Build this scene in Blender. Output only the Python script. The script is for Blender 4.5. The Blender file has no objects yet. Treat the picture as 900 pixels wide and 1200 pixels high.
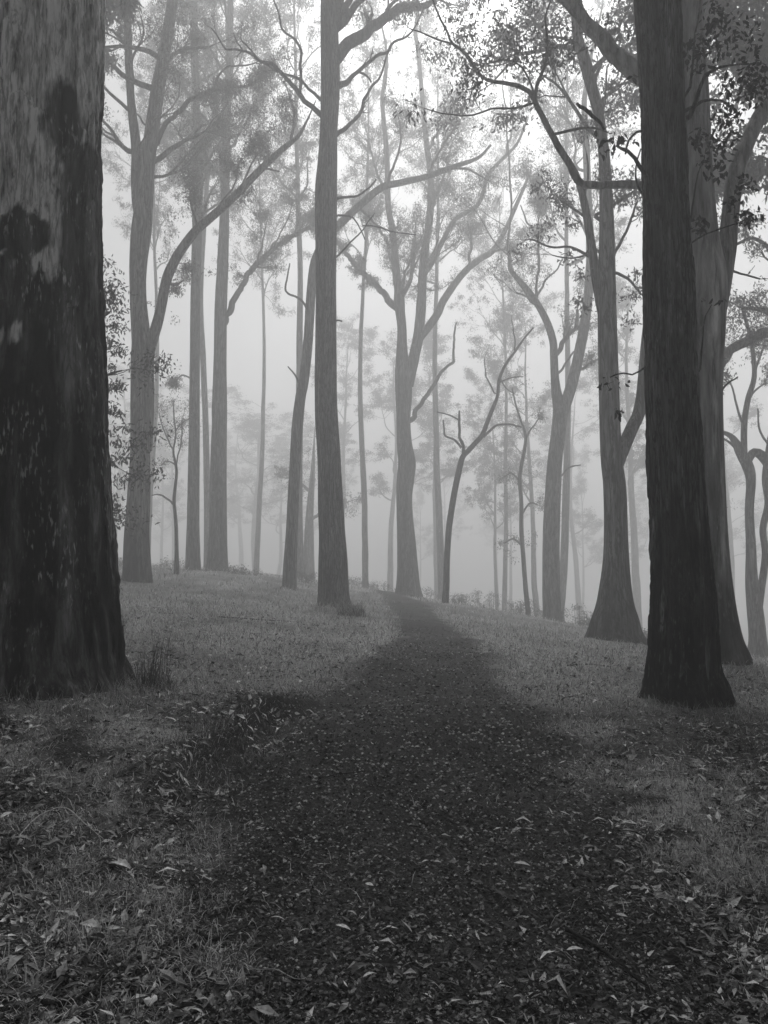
import bpy, math, random
import numpy as np
from mathutils import Vector, Euler

sc = bpy.context.scene
COL = sc.collection
F = 940.0                      # focal length in photo pixels (photo 900 x 1200)
CAM_Z = 1.55
PITCH = math.atan(60 / F)

# ------------------------------------------------------------------ camera
cam_d = bpy.data.cameras.new("camera")
cam_d.sensor_fit = 'VERTICAL'
cam_d.sensor_height = 36.0
cam_d.sensor_width = 27.0
cam_d.lens = 36.0 * F / 1200
cam_d.clip_start = 0.05
cam_d.clip_end = 2000
cam = bpy.data.objects.new("camera", cam_d)
COL.objects.link(cam)
cam.location = (0, 0, CAM_Z)
cam.rotation_euler = (math.pi / 2 + PITCH, 0, 0)
sc.camera = cam

# ------------------------------------------------------------------ sky, sun, exposure
SUN_EL, SUN_AZ = math.radians(47), math.radians(8)      # ahead of the camera, a little to the right
world = bpy.data.worlds.new("World")
sc.world = world
world.use_nodes = True
nt = world.node_tree
nt.nodes.clear()
sky = nt.nodes.new('ShaderNodeTexSky')
sky.sky_type = 'NISHITA'
sky.sun_disc = False
sky.sun_elevation = SUN_EL
sky.sun_rotation = SUN_AZ
sky.air_density = 1.0
sky.dust_density = 6.0
bw = nt.nodes.new('ShaderNodeRGBToBW')
bg = nt.nodes.new('ShaderNodeBackground')
bg.inputs['Strength'].default_value = 0.06
out = nt.nodes.new('ShaderNodeOutputWorld')
nt.links.new(sky.outputs[0], bw.inputs[0])
nt.links.new(bw.outputs[0], bg.inputs['Color'])
nt.links.new(bg.outputs[0], out.inputs['Surface'])
sun_d = bpy.data.lights.new("sun", 'SUN')
sun_d.energy = 1.5
sun_d.angle = math.radians(12)
sun_d.color = (1, 1, 1)
sun = bpy.data.objects.new("sun", sun_d)
COL.objects.link(sun)
sd = Vector((math.sin(SUN_AZ) * math.cos(SUN_EL), math.cos(SUN_AZ) * math.cos(SUN_EL), math.sin(SUN_EL)))
sun.rotation_euler = sd.to_track_quat('Z', 'Y').to_euler()
sun.location = (0, 0, 60)
sc.view_settings.view_transform = 'Standard'
sc.view_settings.look = 'None'
sc.view_settings.gamma = 1
sc.view_settings.exposure = 0.48
cy = sc.cycles
cy.use_denoising = True
cy.max_bounces = 8
cy.diffuse_bounces = 2
cy.volume_bounces = 6
cy.transmission_bounces = 2
cy.use_adaptive_sampling = False
cy.use_light_tree = False
HAZE_DENSITY = 0.0102

# ------------------------------------------------------------------ helpers
RNG = np.random.default_rng(11)
random.seed(11)


def _hash(ix, iy, iz):
    h = (ix * 374761393 + iy * 668265263 + iz * 2147483647 + 1013904223) & 0xffffffff
    h = ((h ^ (h >> 13)) * 1274126177) & 0xffffffff
    h = ((h ^ (h >> 16)) * 2246822519) & 0xffffffff
    return ((h ^ (h >> 15)) & 0xffffff) / float(0xffffff)


def vnoise(x, y, z=0.0):
    x, y, z = np.broadcast_arrays(np.asarray(x, float), np.asarray(y, float), np.asarray(z, float))
    xi, yi, zi = np.floor(x).astype(np.int64), np.floor(y).astype(np.int64), np.floor(z).astype(np.int64)
    fx, fy, fz = x - xi, y - yi, z - zi
    fx, fy, fz = fx * fx * (3 - 2 * fx), fy * fy * (3 - 2 * fy), fz * fz * (3 - 2 * fz)
    r = 0
    for dx in (0, 1):
        for dy in (0, 1):
            for dz in (0, 1):
                w = (fx if dx else 1 - fx) * (fy if dy else 1 - fy) * (fz if dz else 1 - fz)
                r = r + w * _hash(xi + dx, yi + dy, zi + dz)
    return r * 2 - 1


def fbm(x, y, z=0.0, o=3):
    r, a, s = 0, 1.0, 0
    for k in range(o):
        r = r + a * vnoise(x * 2 ** k + 17 * k, y * 2 ** k, z * 2 ** k)
        s += a
        a *= .5
    return r / s


def sstep(a, b, x):
    t = np.clip((x - a) / (b - a), 0, 1)
    return t * t * (3 - 2 * t)


def ray(u, v):
    xc, yc = (u - 450) / F, (600 - v) / F
    return np.array([xc, math.cos(PITCH) - yc * math.sin(PITCH), math.sin(PITCH) + yc * math.cos(PITCH)])


def at(u, v, Y):
    d = ray(u, v)
    return np.array([0, 0, CAM_Z]) + d * (Y / d[1])


def px(p):                                  # metres per photo pixel at a world point
    return (p[1] * math.cos(PITCH) + (p[2] - CAM_Z) * math.sin(PITCH)) / F


def project(P):
    zc = P[:, 1] * math.cos(PITCH) + (P[:, 2] - CAM_Z) * math.sin(PITCH)
    yc = -P[:, 1] * math.sin(PITCH) + (P[:, 2] - CAM_Z) * math.cos(PITCH)
    return 450 + F * P[:, 0] / zc, 600 - F * yc / zc


class MB:
    """collects vertices, quads / triangles and a grey value per vertex"""
    def __init__(s):
        s.v, s.q, s.t, s.c, s.n = [], [], [], [], 0

    def add(s, v, q=None, t=None, c=None):
        v = np.asarray(v, np.float32).reshape(-1, 3)
        s.v.append(v)
        if q is not None and len(q):
            s.q.append(np.asarray(q, np.int64) + s.n)
        if t is not None and len(t):
            s.t.append(np.asarray(t, np.int64) + s.n)
        s.c.append(np.full(len(v), .5, np.float32) if c is None else np.broadcast_to(np.asarray(c, np.float32), (len(v),)))
        s.n += len(v)

    def mesh(s, name, mat, smooth=True):
        me = bpy.data.meshes.new(name)
        v = np.concatenate(s.v)
        q = np.concatenate(s.q) if s.q else np.zeros((0, 4), int)
        t = np.concatenate(s.t) if s.t else np.zeros((0, 3), int)
        me.vertices.add(len(v))
        me.vertices.foreach_set('co', v.ravel())
        me.loops.add(q.size + t.size)
        me.loops.foreach_set('vertex_index', np.concatenate([q.ravel(), t.ravel()]).astype(np.int32))
        me.polygons.add(len(q) + len(t))
        st = np.concatenate([np.arange(len(q)) * 4, q.size + np.arange(len(t)) * 3]).astype(np.int32)
        me.polygons.foreach_set('loop_start', st)
        me.polygons.foreach_set('use_smooth', np.full(len(st), smooth))
        a = me.attributes.new('shade', 'FLOAT', 'POINT')
        a.data.foreach_set('value', np.concatenate(s.c).astype(np.float32))
        me.update(calc_edges=True)
        me.materials.append(mat)
        return me

    def build(s, name, mat, parent=None, smooth=True):
        o = bpy.data.objects.new(name, s.mesh(name, mat, smooth))
        COL.objects.link(o)
        if parent is not None:
            o.parent = parent
            o.matrix_parent_inverse = parent.matrix_basis.inverted()
        return o


def tag(o, label=None, cat=None, group=None, kind=None):
    if label: o['label'] = label
    if cat: o['category'] = cat
    if group: o['group'] = group
    if kind: o['kind'] = kind
    return o


def empty(name, loc):
    o = bpy.data.objects.new(name, None)
    o.empty_display_size = .3
    COL.objects.link(o)
    o.location = loc
    return o


def crom(P, n):
    """Catmull-Rom resample of rows P to n rows, even in arc length"""
    P = np.asarray(P, float)
    if len(P) == 2:
        return P[0] + (P[1] - P[0]) * np.linspace(0, 1, n)[:, None]
    Q = np.vstack([2 * P[0] - P[1], P, 2 * P[-1] - P[-2]])
    d = np.concatenate([[0], np.cumsum(np.linalg.norm(np.diff(P[:, :3], axis=0), axis=1))])
    s = np.linspace(0, d[-1], n)
    i = np.clip(np.searchsorted(d, s, side='right') - 1, 0, len(P) - 2)
    t = ((s - d[i]) / np.maximum(d[i + 1] - d[i], 1e-9))[:, None]
    a, b, c, e = Q[i], Q[i + 1], Q[i + 2], Q[i + 3]
    return .5 * (2 * b + (c - a) * t + (2 * a - 5 * b + 4 * c - e) * t ** 2 + (3 * b - a - 3 * c + e) * t ** 3)


def frames(P):
    T = np.gradient(P, axis=0)
    T /= np.linalg.norm(T, axis=1)[:, None] + 1e-12
    N = np.zeros_like(P)
    n = np.array([1.0, 0, 0]) if abs(T[0, 0]) < .9 else np.array([0, 1.0, 0])
    for k in range(len(P)):
        n = n - T[k] * n.dot(T[k])
        n /= np.linalg.norm(n) + 1e-12
        N[k] = n
    return T, N, np.cross(T, N)


def tube(mb, P, R, seg=6, shade=.5, rough=0.0, seed=0.0, cap=True, disp=None, shade_fn=None):
    P = np.asarray(P, float)
    R = np.asarray(R, float)
    n = len(P)
    T, N, B = frames(P)
    th = np.arange(seg) * 2 * math.pi / seg
    ct, st = np.cos(th), np.sin(th)
    rr = np.repeat(R[:, None], seg, 1)
    L = np.concatenate([[0], np.cumsum(np.linalg.norm(np.diff(P, axis=0), axis=1))])
    if rough:
        rr = rr * (1 + rough * fbm(ct[None] * 1.5 + seed, st[None] * 1.5, (L / max(R.max(), .02) * .35)[:, None], 2))
    if disp is not None:
        rr = rr + disp(th[None, :], L[:, None], rr, P[:, 2][:, None])
    V = P[:, None, :] + rr[..., None] * (ct[None, :, None] * N[:, None, :] + st[None, :, None] * B[:, None, :])
    i = np.arange(n - 1)[:, None] * seg
    j = np.arange(seg)[None]
    jn = (j + 1) % seg
    q = np.stack([i + j, i + jn, i + seg + jn, i + seg + j], -1).reshape(-1, 4)
    V = V.reshape(-1, 3)
    t = []
    if cap:
        V = np.vstack([V, P[-1] + T[-1] * R[-1] * .6])
        t = [((n - 1) * seg + a, (n - 1) * seg + (a + 1) % seg, n * seg) for a in range(seg)]
    c = shade
    if shade_fn is not None:
        c = shade_fn(V)
    mb.add(V, q, t, c)


# ------------------------------------------------------------------ materials (all grey: the place is shot in black and white)
def mat_new(name):
    m = bpy.data.materials.new(name)
    m.use_nodes = True
    n = m.node_tree
    n.nodes.clear()
    o = n.nodes.new('ShaderNodeOutputMaterial')
    return m, n, o


def N(n, t, **k):
    x = n.nodes.new(t)
    for a, b in k.items():
        setattr(x, a, b)
    return x


def math_node(n, op, a, b=None, clamp=False):
    x = N(n, 'ShaderNodeMath', operation=op, use_clamp=clamp)
    for i, s in enumerate((a, b)):
        if s is None: continue
        if isinstance(s, (int, float)): x.inputs[i].default_value = s
        else: n.links.new(s, x.inputs[i])
    return x.outputs[0]


def ramp(n, src, stops):
    r = N(n, 'ShaderNodeMapRange')
    r.interpolation_type = 'LINEAR'
    n.links.new(src, r.inputs['Value'])
    r.inputs['From Min'].default_value, r.inputs['From Max'].default_value, r.inputs['To Min'].default_value, r.inputs['To Max'].default_value = stops
    return r.outputs[0]


def bark_mat(name, dark, pale, scale=(9, 9, 1.1), fleck=.0, bump=.5, fiss=None, floor=.12):
    """vertex value 'shade' runs from charred (0) to bare pale bark (1)"""
    m, n, o = mat_new(name)
    p = N(n, 'ShaderNodeBsdfPrincipled')
    p.inputs['Roughness'].default_value = .85
    p.inputs['Specular IOR Level'].default_value = .2
    at_ = N(n, 'ShaderNodeAttribute', attribute_name='shade')
    tc = N(n, 'ShaderNodeTexCoord')
    mp = N(n, 'ShaderNodeMapping')
    mp.inputs['Scale'].default_value = scale
    n.links.new(tc.outputs['Object'], mp.inputs[0])
    n1 = N(n, 'ShaderNodeTexNoise'); n1.inputs['Scale'].default_value = 1.6; n1.inputs['Detail'].default_value = 7; n1.inputs['Roughness'].default_value = .68
    n2 = N(n, 'ShaderNodeTexNoise'); n2.inputs['Scale'].default_value = .35; n2.inputs['Detail'].default_value = 5
    n.links.new(mp.outputs[0], n1.inputs[0]); n.links.new(mp.outputs[0], n2.inputs[0])
    s = math_node(n, 'ADD', at_.outputs['Fac'], ramp(n, n2.outputs[0], (.3, .7, -.22, .22)))
    s = math_node(n, 'MAXIMUM', math_node(n, 'MINIMUM', s, 1.0), 0.0)
    base = ramp(n, s, (0, 1, dark, pale))
    streak = math_node(n, 'MAXIMUM', ramp(n, n1.outputs[0], (.32, .68, .2, 2.0)), .12)
    col = math_node(n, 'MULTIPLY', base, streak)
    if fleck:
        mp2 = N(n, 'ShaderNodeMapping'); mp2.inputs['Scale'].default_value = (38, 38, 8)
        n.links.new(tc.outputs['Object'], mp2.inputs[0])
        n3 = N(n, 'ShaderNodeTexNoise'); n3.inputs['Scale'].default_value = 1; n3.inputs['Detail'].default_value = 4
        n.links.new(mp2.outputs[0], n3.inputs[0])
        n4 = N(n, 'ShaderNodeTexNoise'); n4.inputs['Scale'].default_value = 1.7; n4.inputs['Detail'].default_value = 2
        n.links.new(tc.outputs['Object'], n4.inputs[0])
        fk = math_node(n, 'MULTIPLY', ramp(n, n3.outputs[0], (.57, .70, 0, 1)), ramp(n, n4.outputs[0], (.45, .62, 0, 1)))
        fk = math_node(n, 'MINIMUM', math_node(n, 'MAXIMUM', fk, 0.0), 1.0)
        col = math_node(n, 'ADD', col, math_node(n, 'MULTIPLY', fk, fleck))
    if fiss:
        mp3 = N(n, 'ShaderNodeMapping'); mp3.inputs['Scale'].default_value = fiss
        n.links.new(tc.outputs['Object'], mp3.inputs[0])
        n5 = N(n, 'ShaderNodeTexNoise'); n5.inputs['Scale'].default_value = 1; n5.inputs['Detail'].default_value = 5; n5.inputs['Roughness'].default_value = .6; n5.inputs['Distortion'].default_value = .6
        n.links.new(mp3.outputs[0], n5.inputs[0])
        fz = math_node(n, 'MINIMUM', ramp(n, math_node(n, 'ABSOLUTE', math_node(n, 'SUBTRACT', n5.outputs[0], .5)), (0, .055, floor, 1)), 1.0)
        col = math_node(n, 'MULTIPLY', col, fz)
        hgt = math_node(n, 'ADD', n1.outputs[0], math_node(n, 'MULTIPLY', fz, .5))
    else:
        hgt = n1.outputs[0]
    col = math_node(n, 'MINIMUM', col, .85)
    cmb = N(n, 'ShaderNodeCombineColor')
    for k in range(3): n.links.new(col, cmb.inputs[k])
    n.links.new(cmb.outputs[0], p.inputs['Base Color'])
    b = N(n, 'ShaderNodeBump'); b.inputs['Strength'].default_value = bump; b.inputs['Distance'].default_value = .04
    n.links.new(hgt, b.inputs['Height'])
    n.links.new(b.outputs[0], p.inputs['Normal'])
    n.links.new(p.outputs[0], o.inputs['Surface'])
    return m


def leaf_mat(name, lo, hi, trans=.3, rough=.55, attr=True, spec=.3):
    m, n, o = mat_new(name)
    p = N(n, 'ShaderNodeBsdfPrincipled')
    p.inputs['Roughness'].default_value = rough
    p.inputs['Specular IOR Level'].default_value = spec * .25
    if attr:
        src = N(n, 'ShaderNodeAttribute', attribute_name='shade').outputs['Fac']
    else:
        src = N(n, 'ShaderNodeObjectInfo').outputs['Random']
        src = math_node(n, 'POWER', src, 2.4)
    tc = N(n, 'ShaderNodeTexCoord')
    nz = N(n, 'ShaderNodeTexNoise'); nz.inputs['Scale'].default_value = 60; nz.inputs['Detail'].default_value = 3
    n.links.new(tc.outputs['Object'], nz.inputs[0])
    v = math_node(n, 'MULTIPLY', ramp(n, src, (0, 1, lo, hi)), ramp(n, nz.outputs[0], (.3, .7, .7, 1.3)))
    cmb = N(n, 'ShaderNodeCombineColor')
    for k in range(3): n.links.new(v, cmb.inputs[k])
    n.links.new(cmb.outputs[0], p.inputs['Base Color'])
    if trans:
        t = N(n, 'ShaderNodeBsdfTranslucent'); n.links.new(cmb.outputs[0], t.inputs[0])
        mx = N(n, 'ShaderNodeMixShader'); mx.inputs[0].default_value = trans
        n.links.new(p.outputs[0], mx.inputs[1]); n.links.new(t.outputs[0], mx.inputs[2])
        n.links.new(mx.outputs[0], o.inputs['Surface'])
    else:
        n.links.new(p.outputs[0], o.inputs['Surface'])
    return m


M_CHAR = bark_mat('charred_bark', .008, .72, (13, 13, 1.4), fleck=.6, bump=1.0, fiss=(9, 9, 1.3), floor=.5)
M_DARKBARK = bark_mat('stringy_bark', .008, .22, (22, 22, 1.2), fleck=.15, bump=1.0, fiss=(16, 16, 1.6))
M_BARK = bark_mat('gum_bark', .03, .24, (7, 7, .8), bump=.5, fiss=(6, 6, .8))
M_PALE = bark_mat('smooth_bark', .04, .42, (5, 5, .6), fleck=.12, bump=.3)
M_LEAF = leaf_mat('gum_leaf', .08, .18, .45)
M_NEARLEAF = leaf_mat('near_gum_leaf', .03, .07, .25, attr=False)
M_LITTER = leaf_mat('leaf_litter', .008, .85, .0, rough=.5, spec=.35)
M_LITTERLEAF = leaf_mat('fallen_leaf', .012, .60, .0, rough=.5, attr=False, spec=.4)
M_PALELEAF = leaf_mat('pale_fallen_leaf', .75, .9, .0, rough=.6, attr=False)
M_GRASS = leaf_mat('dry_grass', .02, .85, .2, rough=.7)
M_TWIG = bark_mat('dead_wood', .02, .12, (30, 30, 6))
M_STONE = leaf_mat('gravel_stone', .02, .8, .0, rough=.7)


def ground_mat(name):
    m, n, o = mat_new(name)
    p = N(n, 'ShaderNodeBsdfPrincipled')
    p.inputs['Roughness'].default_value = .9
    p.inputs['Specular IOR Level'].default_value = .15
    a = N(n, 'ShaderNodeAttribute', attribute_name='shade')
    tc = N(n, 'ShaderNodeTexCoord')
    n1 = N(n, 'ShaderNodeTexNoise'); n1.inputs['Scale'].default_value = 45; n1.inputs['Detail'].default_value = 8; n1.inputs['Roughness'].default_value = .75
    n2 = N(n, 'ShaderNodeTexNoise'); n2.inputs['Scale'].default_value = 7; n2.inputs['Detail'].default_value = 6; n2.inputs['Roughness'].default_value = .7
    v = N(n, 'ShaderNodeTexVoronoi'); v.inputs['Scale'].default_value = 60
    for x in (n1, n2, v): n.links.new(tc.outputs['Object'], x.inputs[0])
    g = ramp(n, a.outputs['Fac'], (0, 1, .006, .50))
    g = math_node(n, 'MULTIPLY', g, ramp(n, n1.outputs[0], (.3, .7, .3, 1.7)))
    g = math_node(n, 'MULTIPLY', g, ramp(n, n2.outputs[0], (.3, .7, .6, 1.4)))
    cmb = N(n, 'ShaderNodeCombineColor')
    for k in range(3): n.links.new(g, cmb.inputs[k])
    n.links.new(cmb.outputs[0], p.inputs['Base Color'])
    b = N(n, 'ShaderNodeBump'); b.inputs['Strength'].default_value = .8; b.inputs['Distance'].default_value = .02
    h = math_node(n, 'ADD', n1.outputs[0], v.outputs['Distance'])
    n.links.new(h, b.inputs['Height']); n.links.new(b.outputs[0], p.inputs['Normal'])
    n.links.new(p.outputs[0], o.inputs['Surface'])
    return m


M_GROUND = ground_mat('forest_soil')

# ------------------------------------------------------------------ terrain
CP = np.array([  # x, y, z
    (0, 0, 0), (0, -12, .05), (-3, -8, .3), (3, -8, -.1), (-1.0, 3, .03), (1.5, 3, 0), (0, 5, 0), (.3, 7.5, 0), (.6, 10, 0), (1.1, 16, 0), (.9, 24, .02), (.5, 30, .06), (.3, 36, .12),
    (-2.0, 4.2, .08), (-3.5, 3, .15), (-3.4, 7.8, .27), (-6, 8, .5), (-3.5, 12, .32), (-6, 16, .62), (-8, 26, .97), (-8, 34, 1.3), (-5.0, 34, 1.05), (-3.5, 30, .66), (-1.4, 23, .24), (-3.5, 20, .42), (-14, 20, 1.2), (-14, 34, 1.5),
    (1.1, 39, .12), (2.3, 30, .08), (3.4, 9, -.06), (2.6, 5, .0), (4.5, 5, -.1), (6, 8, -.3), (5.8, 14, -.17), (5.2, 17, -.26), (5.8, 20, -.42), (5.0, 27, -.42), (6.9, 33, -.86), (9, 17, -.75), (12, 26, -1.5), (12, 16, -1.2), (4, 36, -.4),
    (16, 10, -1.6), (20, 30, -3.2), (30, 50, -5.5), (12, 50, -3.2), (0, 50, -.7), (0, 62, -1.8), (-8, 45, .7), (-10, 60, -.3), (-25, 45, 1.2), (-30, 70, -.5), (0, 90, -4), (30, 90, -8), (-30, 100, -3), (-30, 0, 1.5), (30, 0, -3), (0, -30, .5),
], float)


def far(Y):
    return Y if Y < 15 else 15 + (Y - 15) * 2.0


for _i in range(len(CP)):
    _y = CP[_i, 1]
    _k = far(_y) / _y if _y > 15 else 1.0
    CP[_i] = (CP[_i, 0] * _k, far(_y), CAM_Z - (CAM_Z - CP[_i, 2]) * _k)


def _tps(r2):
    return r2 * np.log(r2 + 1e-9) * .5


def _solve():
    n = len(CP)
    d2 = ((CP[:, None, :2] - CP[None, :, :2]) ** 2).sum(-1)
    A = np.zeros((n + 3, n + 3))
    A[:n, :n] = _tps(d2) + np.eye(n) * 2.0
    A[:n, n] = 1; A[:n, n + 1:] = CP[:, :2]
    A[n, :n] = 1; A[n + 1:, :n] = CP[:, :2].T
    return np.linalg.solve(A, np.concatenate([CP[:, 2], [0, 0, 0]]))


W = _solve()
# the cut bank on the left edge of the path
BANK_Y = [3.2, 4.4, 5.6, 6.6, 7.6, 8.6, 10]
BANK_X = [-1.15, -1.25, -1.35, -1.28, -1.12, -.75, -.5]


def height(x, y):
    x = np.asarray(x, float); y = np.asarray(y, float)
    x, y = np.broadcast_arrays(x, y)
    sh = x.shape
    xf, yf = x.ravel(), y.ravel()
    rr = np.maximum(np.hypot(xf, yf - 50) / 120, 1)
    xc, yc = xf / rr, 50 + (yf - 50) / rr
    z = W[len(CP)] + W[len(CP) + 1] * xc + W[len(CP) + 2] * yc
    for k in range(len(CP)):
        z = z + W[k] * _tps((xc - CP[k, 0]) ** 2 + (yc - CP[k, 1]) ** 2)
    xb = np.interp(yf, BANK_Y, BANK_X) + .09 * vnoise(yf * 2.2, 3.3)
    amt = sstep(4.6, 5.9, yf) * (1 - sstep(7.6, 9.4, yf)) * .22
    z = z + amt * (1 - sstep(-.12, .10, xf - xb)) * np.exp(-np.maximum(xb - xf, 0) / 2.0) - amt * .25 * np.exp(-((xf - xb - .15) / .25) ** 2)
    for (mx, my, mr, mh) in ((-3.55, 8.0, 1.25, .10), (3.5, 9.2, .75, .10), (5.8, 14, .7, .08), (7.2, 25, 1.1, .12), (-1.9, 31, .9, .12)):
        z = z + mh * np.exp(-(((xf - mx) ** 2 + (yf - my) ** 2) / mr ** 2) ** 1.3)
    near = np.exp(-np.hypot(xf, yf) / 40)
    z = z + .035 * fbm(xf * .9, yf * .9, 5, 3) * near * 1.3 + .25 * (1 - near) * vnoise(xf * .11, yf * .11, 9) * sstep(40, 70, np.hypot(xf, yf))
    return z.reshape(sh)


def h1(x, y):
    return float(height(np.array([x]), np.array([y]))[0])


def ground_at(u, v, ymin=1.5, ymax=110):
    d = ray(u, v)
    Y = np.linspace(ymin, ymax, 1600)
    P = np.array([0, 0, CAM_Z]) + d[None] * (Y / d[1])[:, None]
    g = P[:, 2] - height(P[:, 0], P[:, 1])
    k = np.argmax(g < 0) if (g < 0).any() else len(Y) - 1
    return P[k]


PATH_Y = [-12, 2.8, 5, 7.7, 10, 16, 24, 31, 38, 45, 60]
PATH_C = [.2, .25, .15, .33, .62, 1.08, .98, .75, .2, -1.2, -4]
PATH_W = [1.0, 1.05, 1.25, 1.28, 1.16, .86, .74, .8, .75, .7, .7]


PATH_C = [c * far(y) / y if y > 15 else c for c, y in zip(PATH_C, PATH_Y)]
PATH_W = [c * far(y) / y if y > 15 else c for c, y in zip(PATH_W, PATH_Y)]
PATH_Y = [far(y) for y in PATH_Y]


def path_mask(x, y):
    c = np.interp(y, PATH_Y, PATH_C)
    w = np.interp(y, PATH_Y, PATH_W)
    e = (np.abs(x - c) - w) + .42 * fbm(x * 1.9, y * 1.3, 2, 4)
    return 1 - sstep(-.32, .22, e)


def pale_mask(x, y):
    """dry pale grass: 0 bare dark litter .. 1 full"""
    r = np.hypot(x, y)
    a = sstep(7.6, 11.5, r + 2.2 * fbm(x * .5, y * .5, 3, 2) + np.where(x < 0, .4, 1.0))
    a = a * np.clip(.80 + .75 * fbm(x * .8, y * .45, 8, 4), .12, 1)
    b = 1.5 * np.exp(-(((x - 2.2) / 1.0) ** 2 + ((y - 5.2) / .9) ** 2)) + .6 * np.exp(-(((x - 1.95) / .5) ** 2 + ((y - 7.6) / .8) ** 2)) \
        + .95 * np.exp(-(((x + 2.4) / 1.5) ** 2 + ((y - 6.0) / 1.4) ** 2)) + .8 * np.exp(-(((x + .95) / .7) ** 2 + ((y - 3.9) / 1.0) ** 2)) + .8 * np.exp(-(((x - 2.3) / 1.0) ** 2 + ((y - 3.9) / .8) ** 2))
    b = b * np.clip(.55 + 1.9 * fbm(x * 3, y * 3, 4, 3), 0, 1.5)
    return np.clip(np.maximum(a, b), 0, 1) * (1 - .93 * path_mask(x, y))


def axis_pts(lo, hi, c0, c1, fine, grow):
    a = [c0]
    while a[-1] < c1: a.append(a[-1] + fine)
    s = fine
    while a[-1] < hi:
        s = min(s * grow, 9); a.append(a[-1] + s)
    b = [c0]; s = fine
    while b[-1] > lo:
        s = min(s * grow, 9); b.append(b[-1] - s)
    return np.array(sorted(set(b + a)))


def make_ground():
    xs = axis_pts(-290, 290, -3.6, 3.6, .047, 1.07)
    ys = axis_pts(-50, 310, 2.0, 8.4, .042, 1.026)
    X, Yv = np.meshgrid(xs, ys)
    Z = height(X, Yv)
    pm = path_mask(X, Yv)
    nearf = np.exp(-np.maximum(np.hypot(X, Yv) - 4, 0) / 9)
    Z += (.014 * fbm(X * 9, Yv * 9, 1, 3) + .010 * fbm(X * 28, Yv * 28, 6, 2)) * nearf * (1 - .5 * pm)
    shade = .05 + .07 * pm * np.clip(.2 + 2 * fbm(X * .9, Yv * .6, 14, 4), 0, 1) + .06 * (1 - pm) + .68 * pale_mask(X, Yv) + .05 * fbm(X * 2.2, Yv * 2.2, 7, 3)
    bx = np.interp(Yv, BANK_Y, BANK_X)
    shade = shade * (1 - .9 * np.exp(-((X - bx) / .22) ** 2) * sstep(4.8, 6, Yv) * (1 - sstep(7.8, 9, Yv)))  # bank face painted darker: dark bare soil, plus shadow that soft light lacks
    shade = np.clip(shade, .01, 1)
    V = np.stack([X, Yv, Z], -1).reshape(-1, 3)
    ny, nx = X.shape
    i = (np.arange(ny - 1)[:, None] * nx + np.arange(nx - 1)[None])
    q = np.stack([i, i + 1, i + nx + 1, i + nx], -1).reshape(-1, 4)
    cm = pm.ravel()[q].mean(1) > .5
    cy_ = V[q[:, 0], 1]
    cm &= (cy_ > -12) & (cy_ < 100)
    res = []
    for nm, sel in (('ground', ~cm), ('path', cm)):
        qq = q[sel]
        used, inv = np.unique(qq.ravel(), return_inverse=True)
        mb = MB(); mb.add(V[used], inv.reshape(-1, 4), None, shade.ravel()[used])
        res.append(tag(mb.build(nm, M_GROUND), kind='structure'))
    return res


GROUND, PATH = make_ground()
tag(GROUND, 'leaf strewn forest floor falling away to the right')
tag(PATH, 'dark trodden track running up over the crest into the fog')


# ------------------------------------------------------------------ leaves
def rand_dirs(n, rng, droop):
    d = rng.normal(size=(n, 3))
    d[:, 2] -= droop
    return d / np.linalg.norm(d, axis=1)[:, None]


def leaf_quads(mb, C, L, Wd, rng, droop=1.0, shade=None):
    """rhombus leaves, one bent quad each"""
    n = len(C)
    a = rand_dirs(n, rng, droop)
    b = np.cross(a, rng.normal(size=(n, 3)))
    b /= np.linalg.norm(b, axis=1)[:, None] + 1e-9
    L = np.broadcast_to(L, (n,))[:, None]; Wd = np.broadcast_to(Wd, (n,))[:, None]
    v = np.stack([C, C + a * L * .42 + b * Wd * .5, C + a * L, C + a * L * .42 - b * Wd * .5], 1)
    q = np.arange(n * 4).reshape(-1, 4)
    s = rng.random(n) if shade is None else shade
    mb.add(v.reshape(-1, 3), q, None, np.repeat(s, 4))


def clusters_to_leaves(mb, cl, rng, size):
    """cl rows: x y z radius count"""
    if not len(cl): return
    cl = np.array(cl, float)
    k = cl[:, 4].astype(int)
    C = np.repeat(cl[:, :3], k, 0); R = np.repeat(cl[:, 3], k)
    d = rng.normal(size=(len(C), 3))
    d /= np.linalg.norm(d, axis=1)[:, None]
    d *= (rng.random(len(C)) ** .75 * R * 1.25)[:, None]
    d[:, 2] *= .75
    sh = np.repeat(rng.random(len(cl)), k) * .6 + rng.random(len(C)) * .4
    leaf_quads(mb, C + d, size * rng.uniform(.7, 1.3, len(C)), size * .36 * rng.uniform(.7, 1.3, len(C)), rng, 1.1, sh)


def unit(v):
    return v / (np.linalg.norm(v) + 1e-12)


def rot_away(d, ang, rng):
    s = unit(np.cross(d, rng.normal(size=3)))
    return unit(d * math.cos(ang) + s * math.sin(ang))


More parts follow.
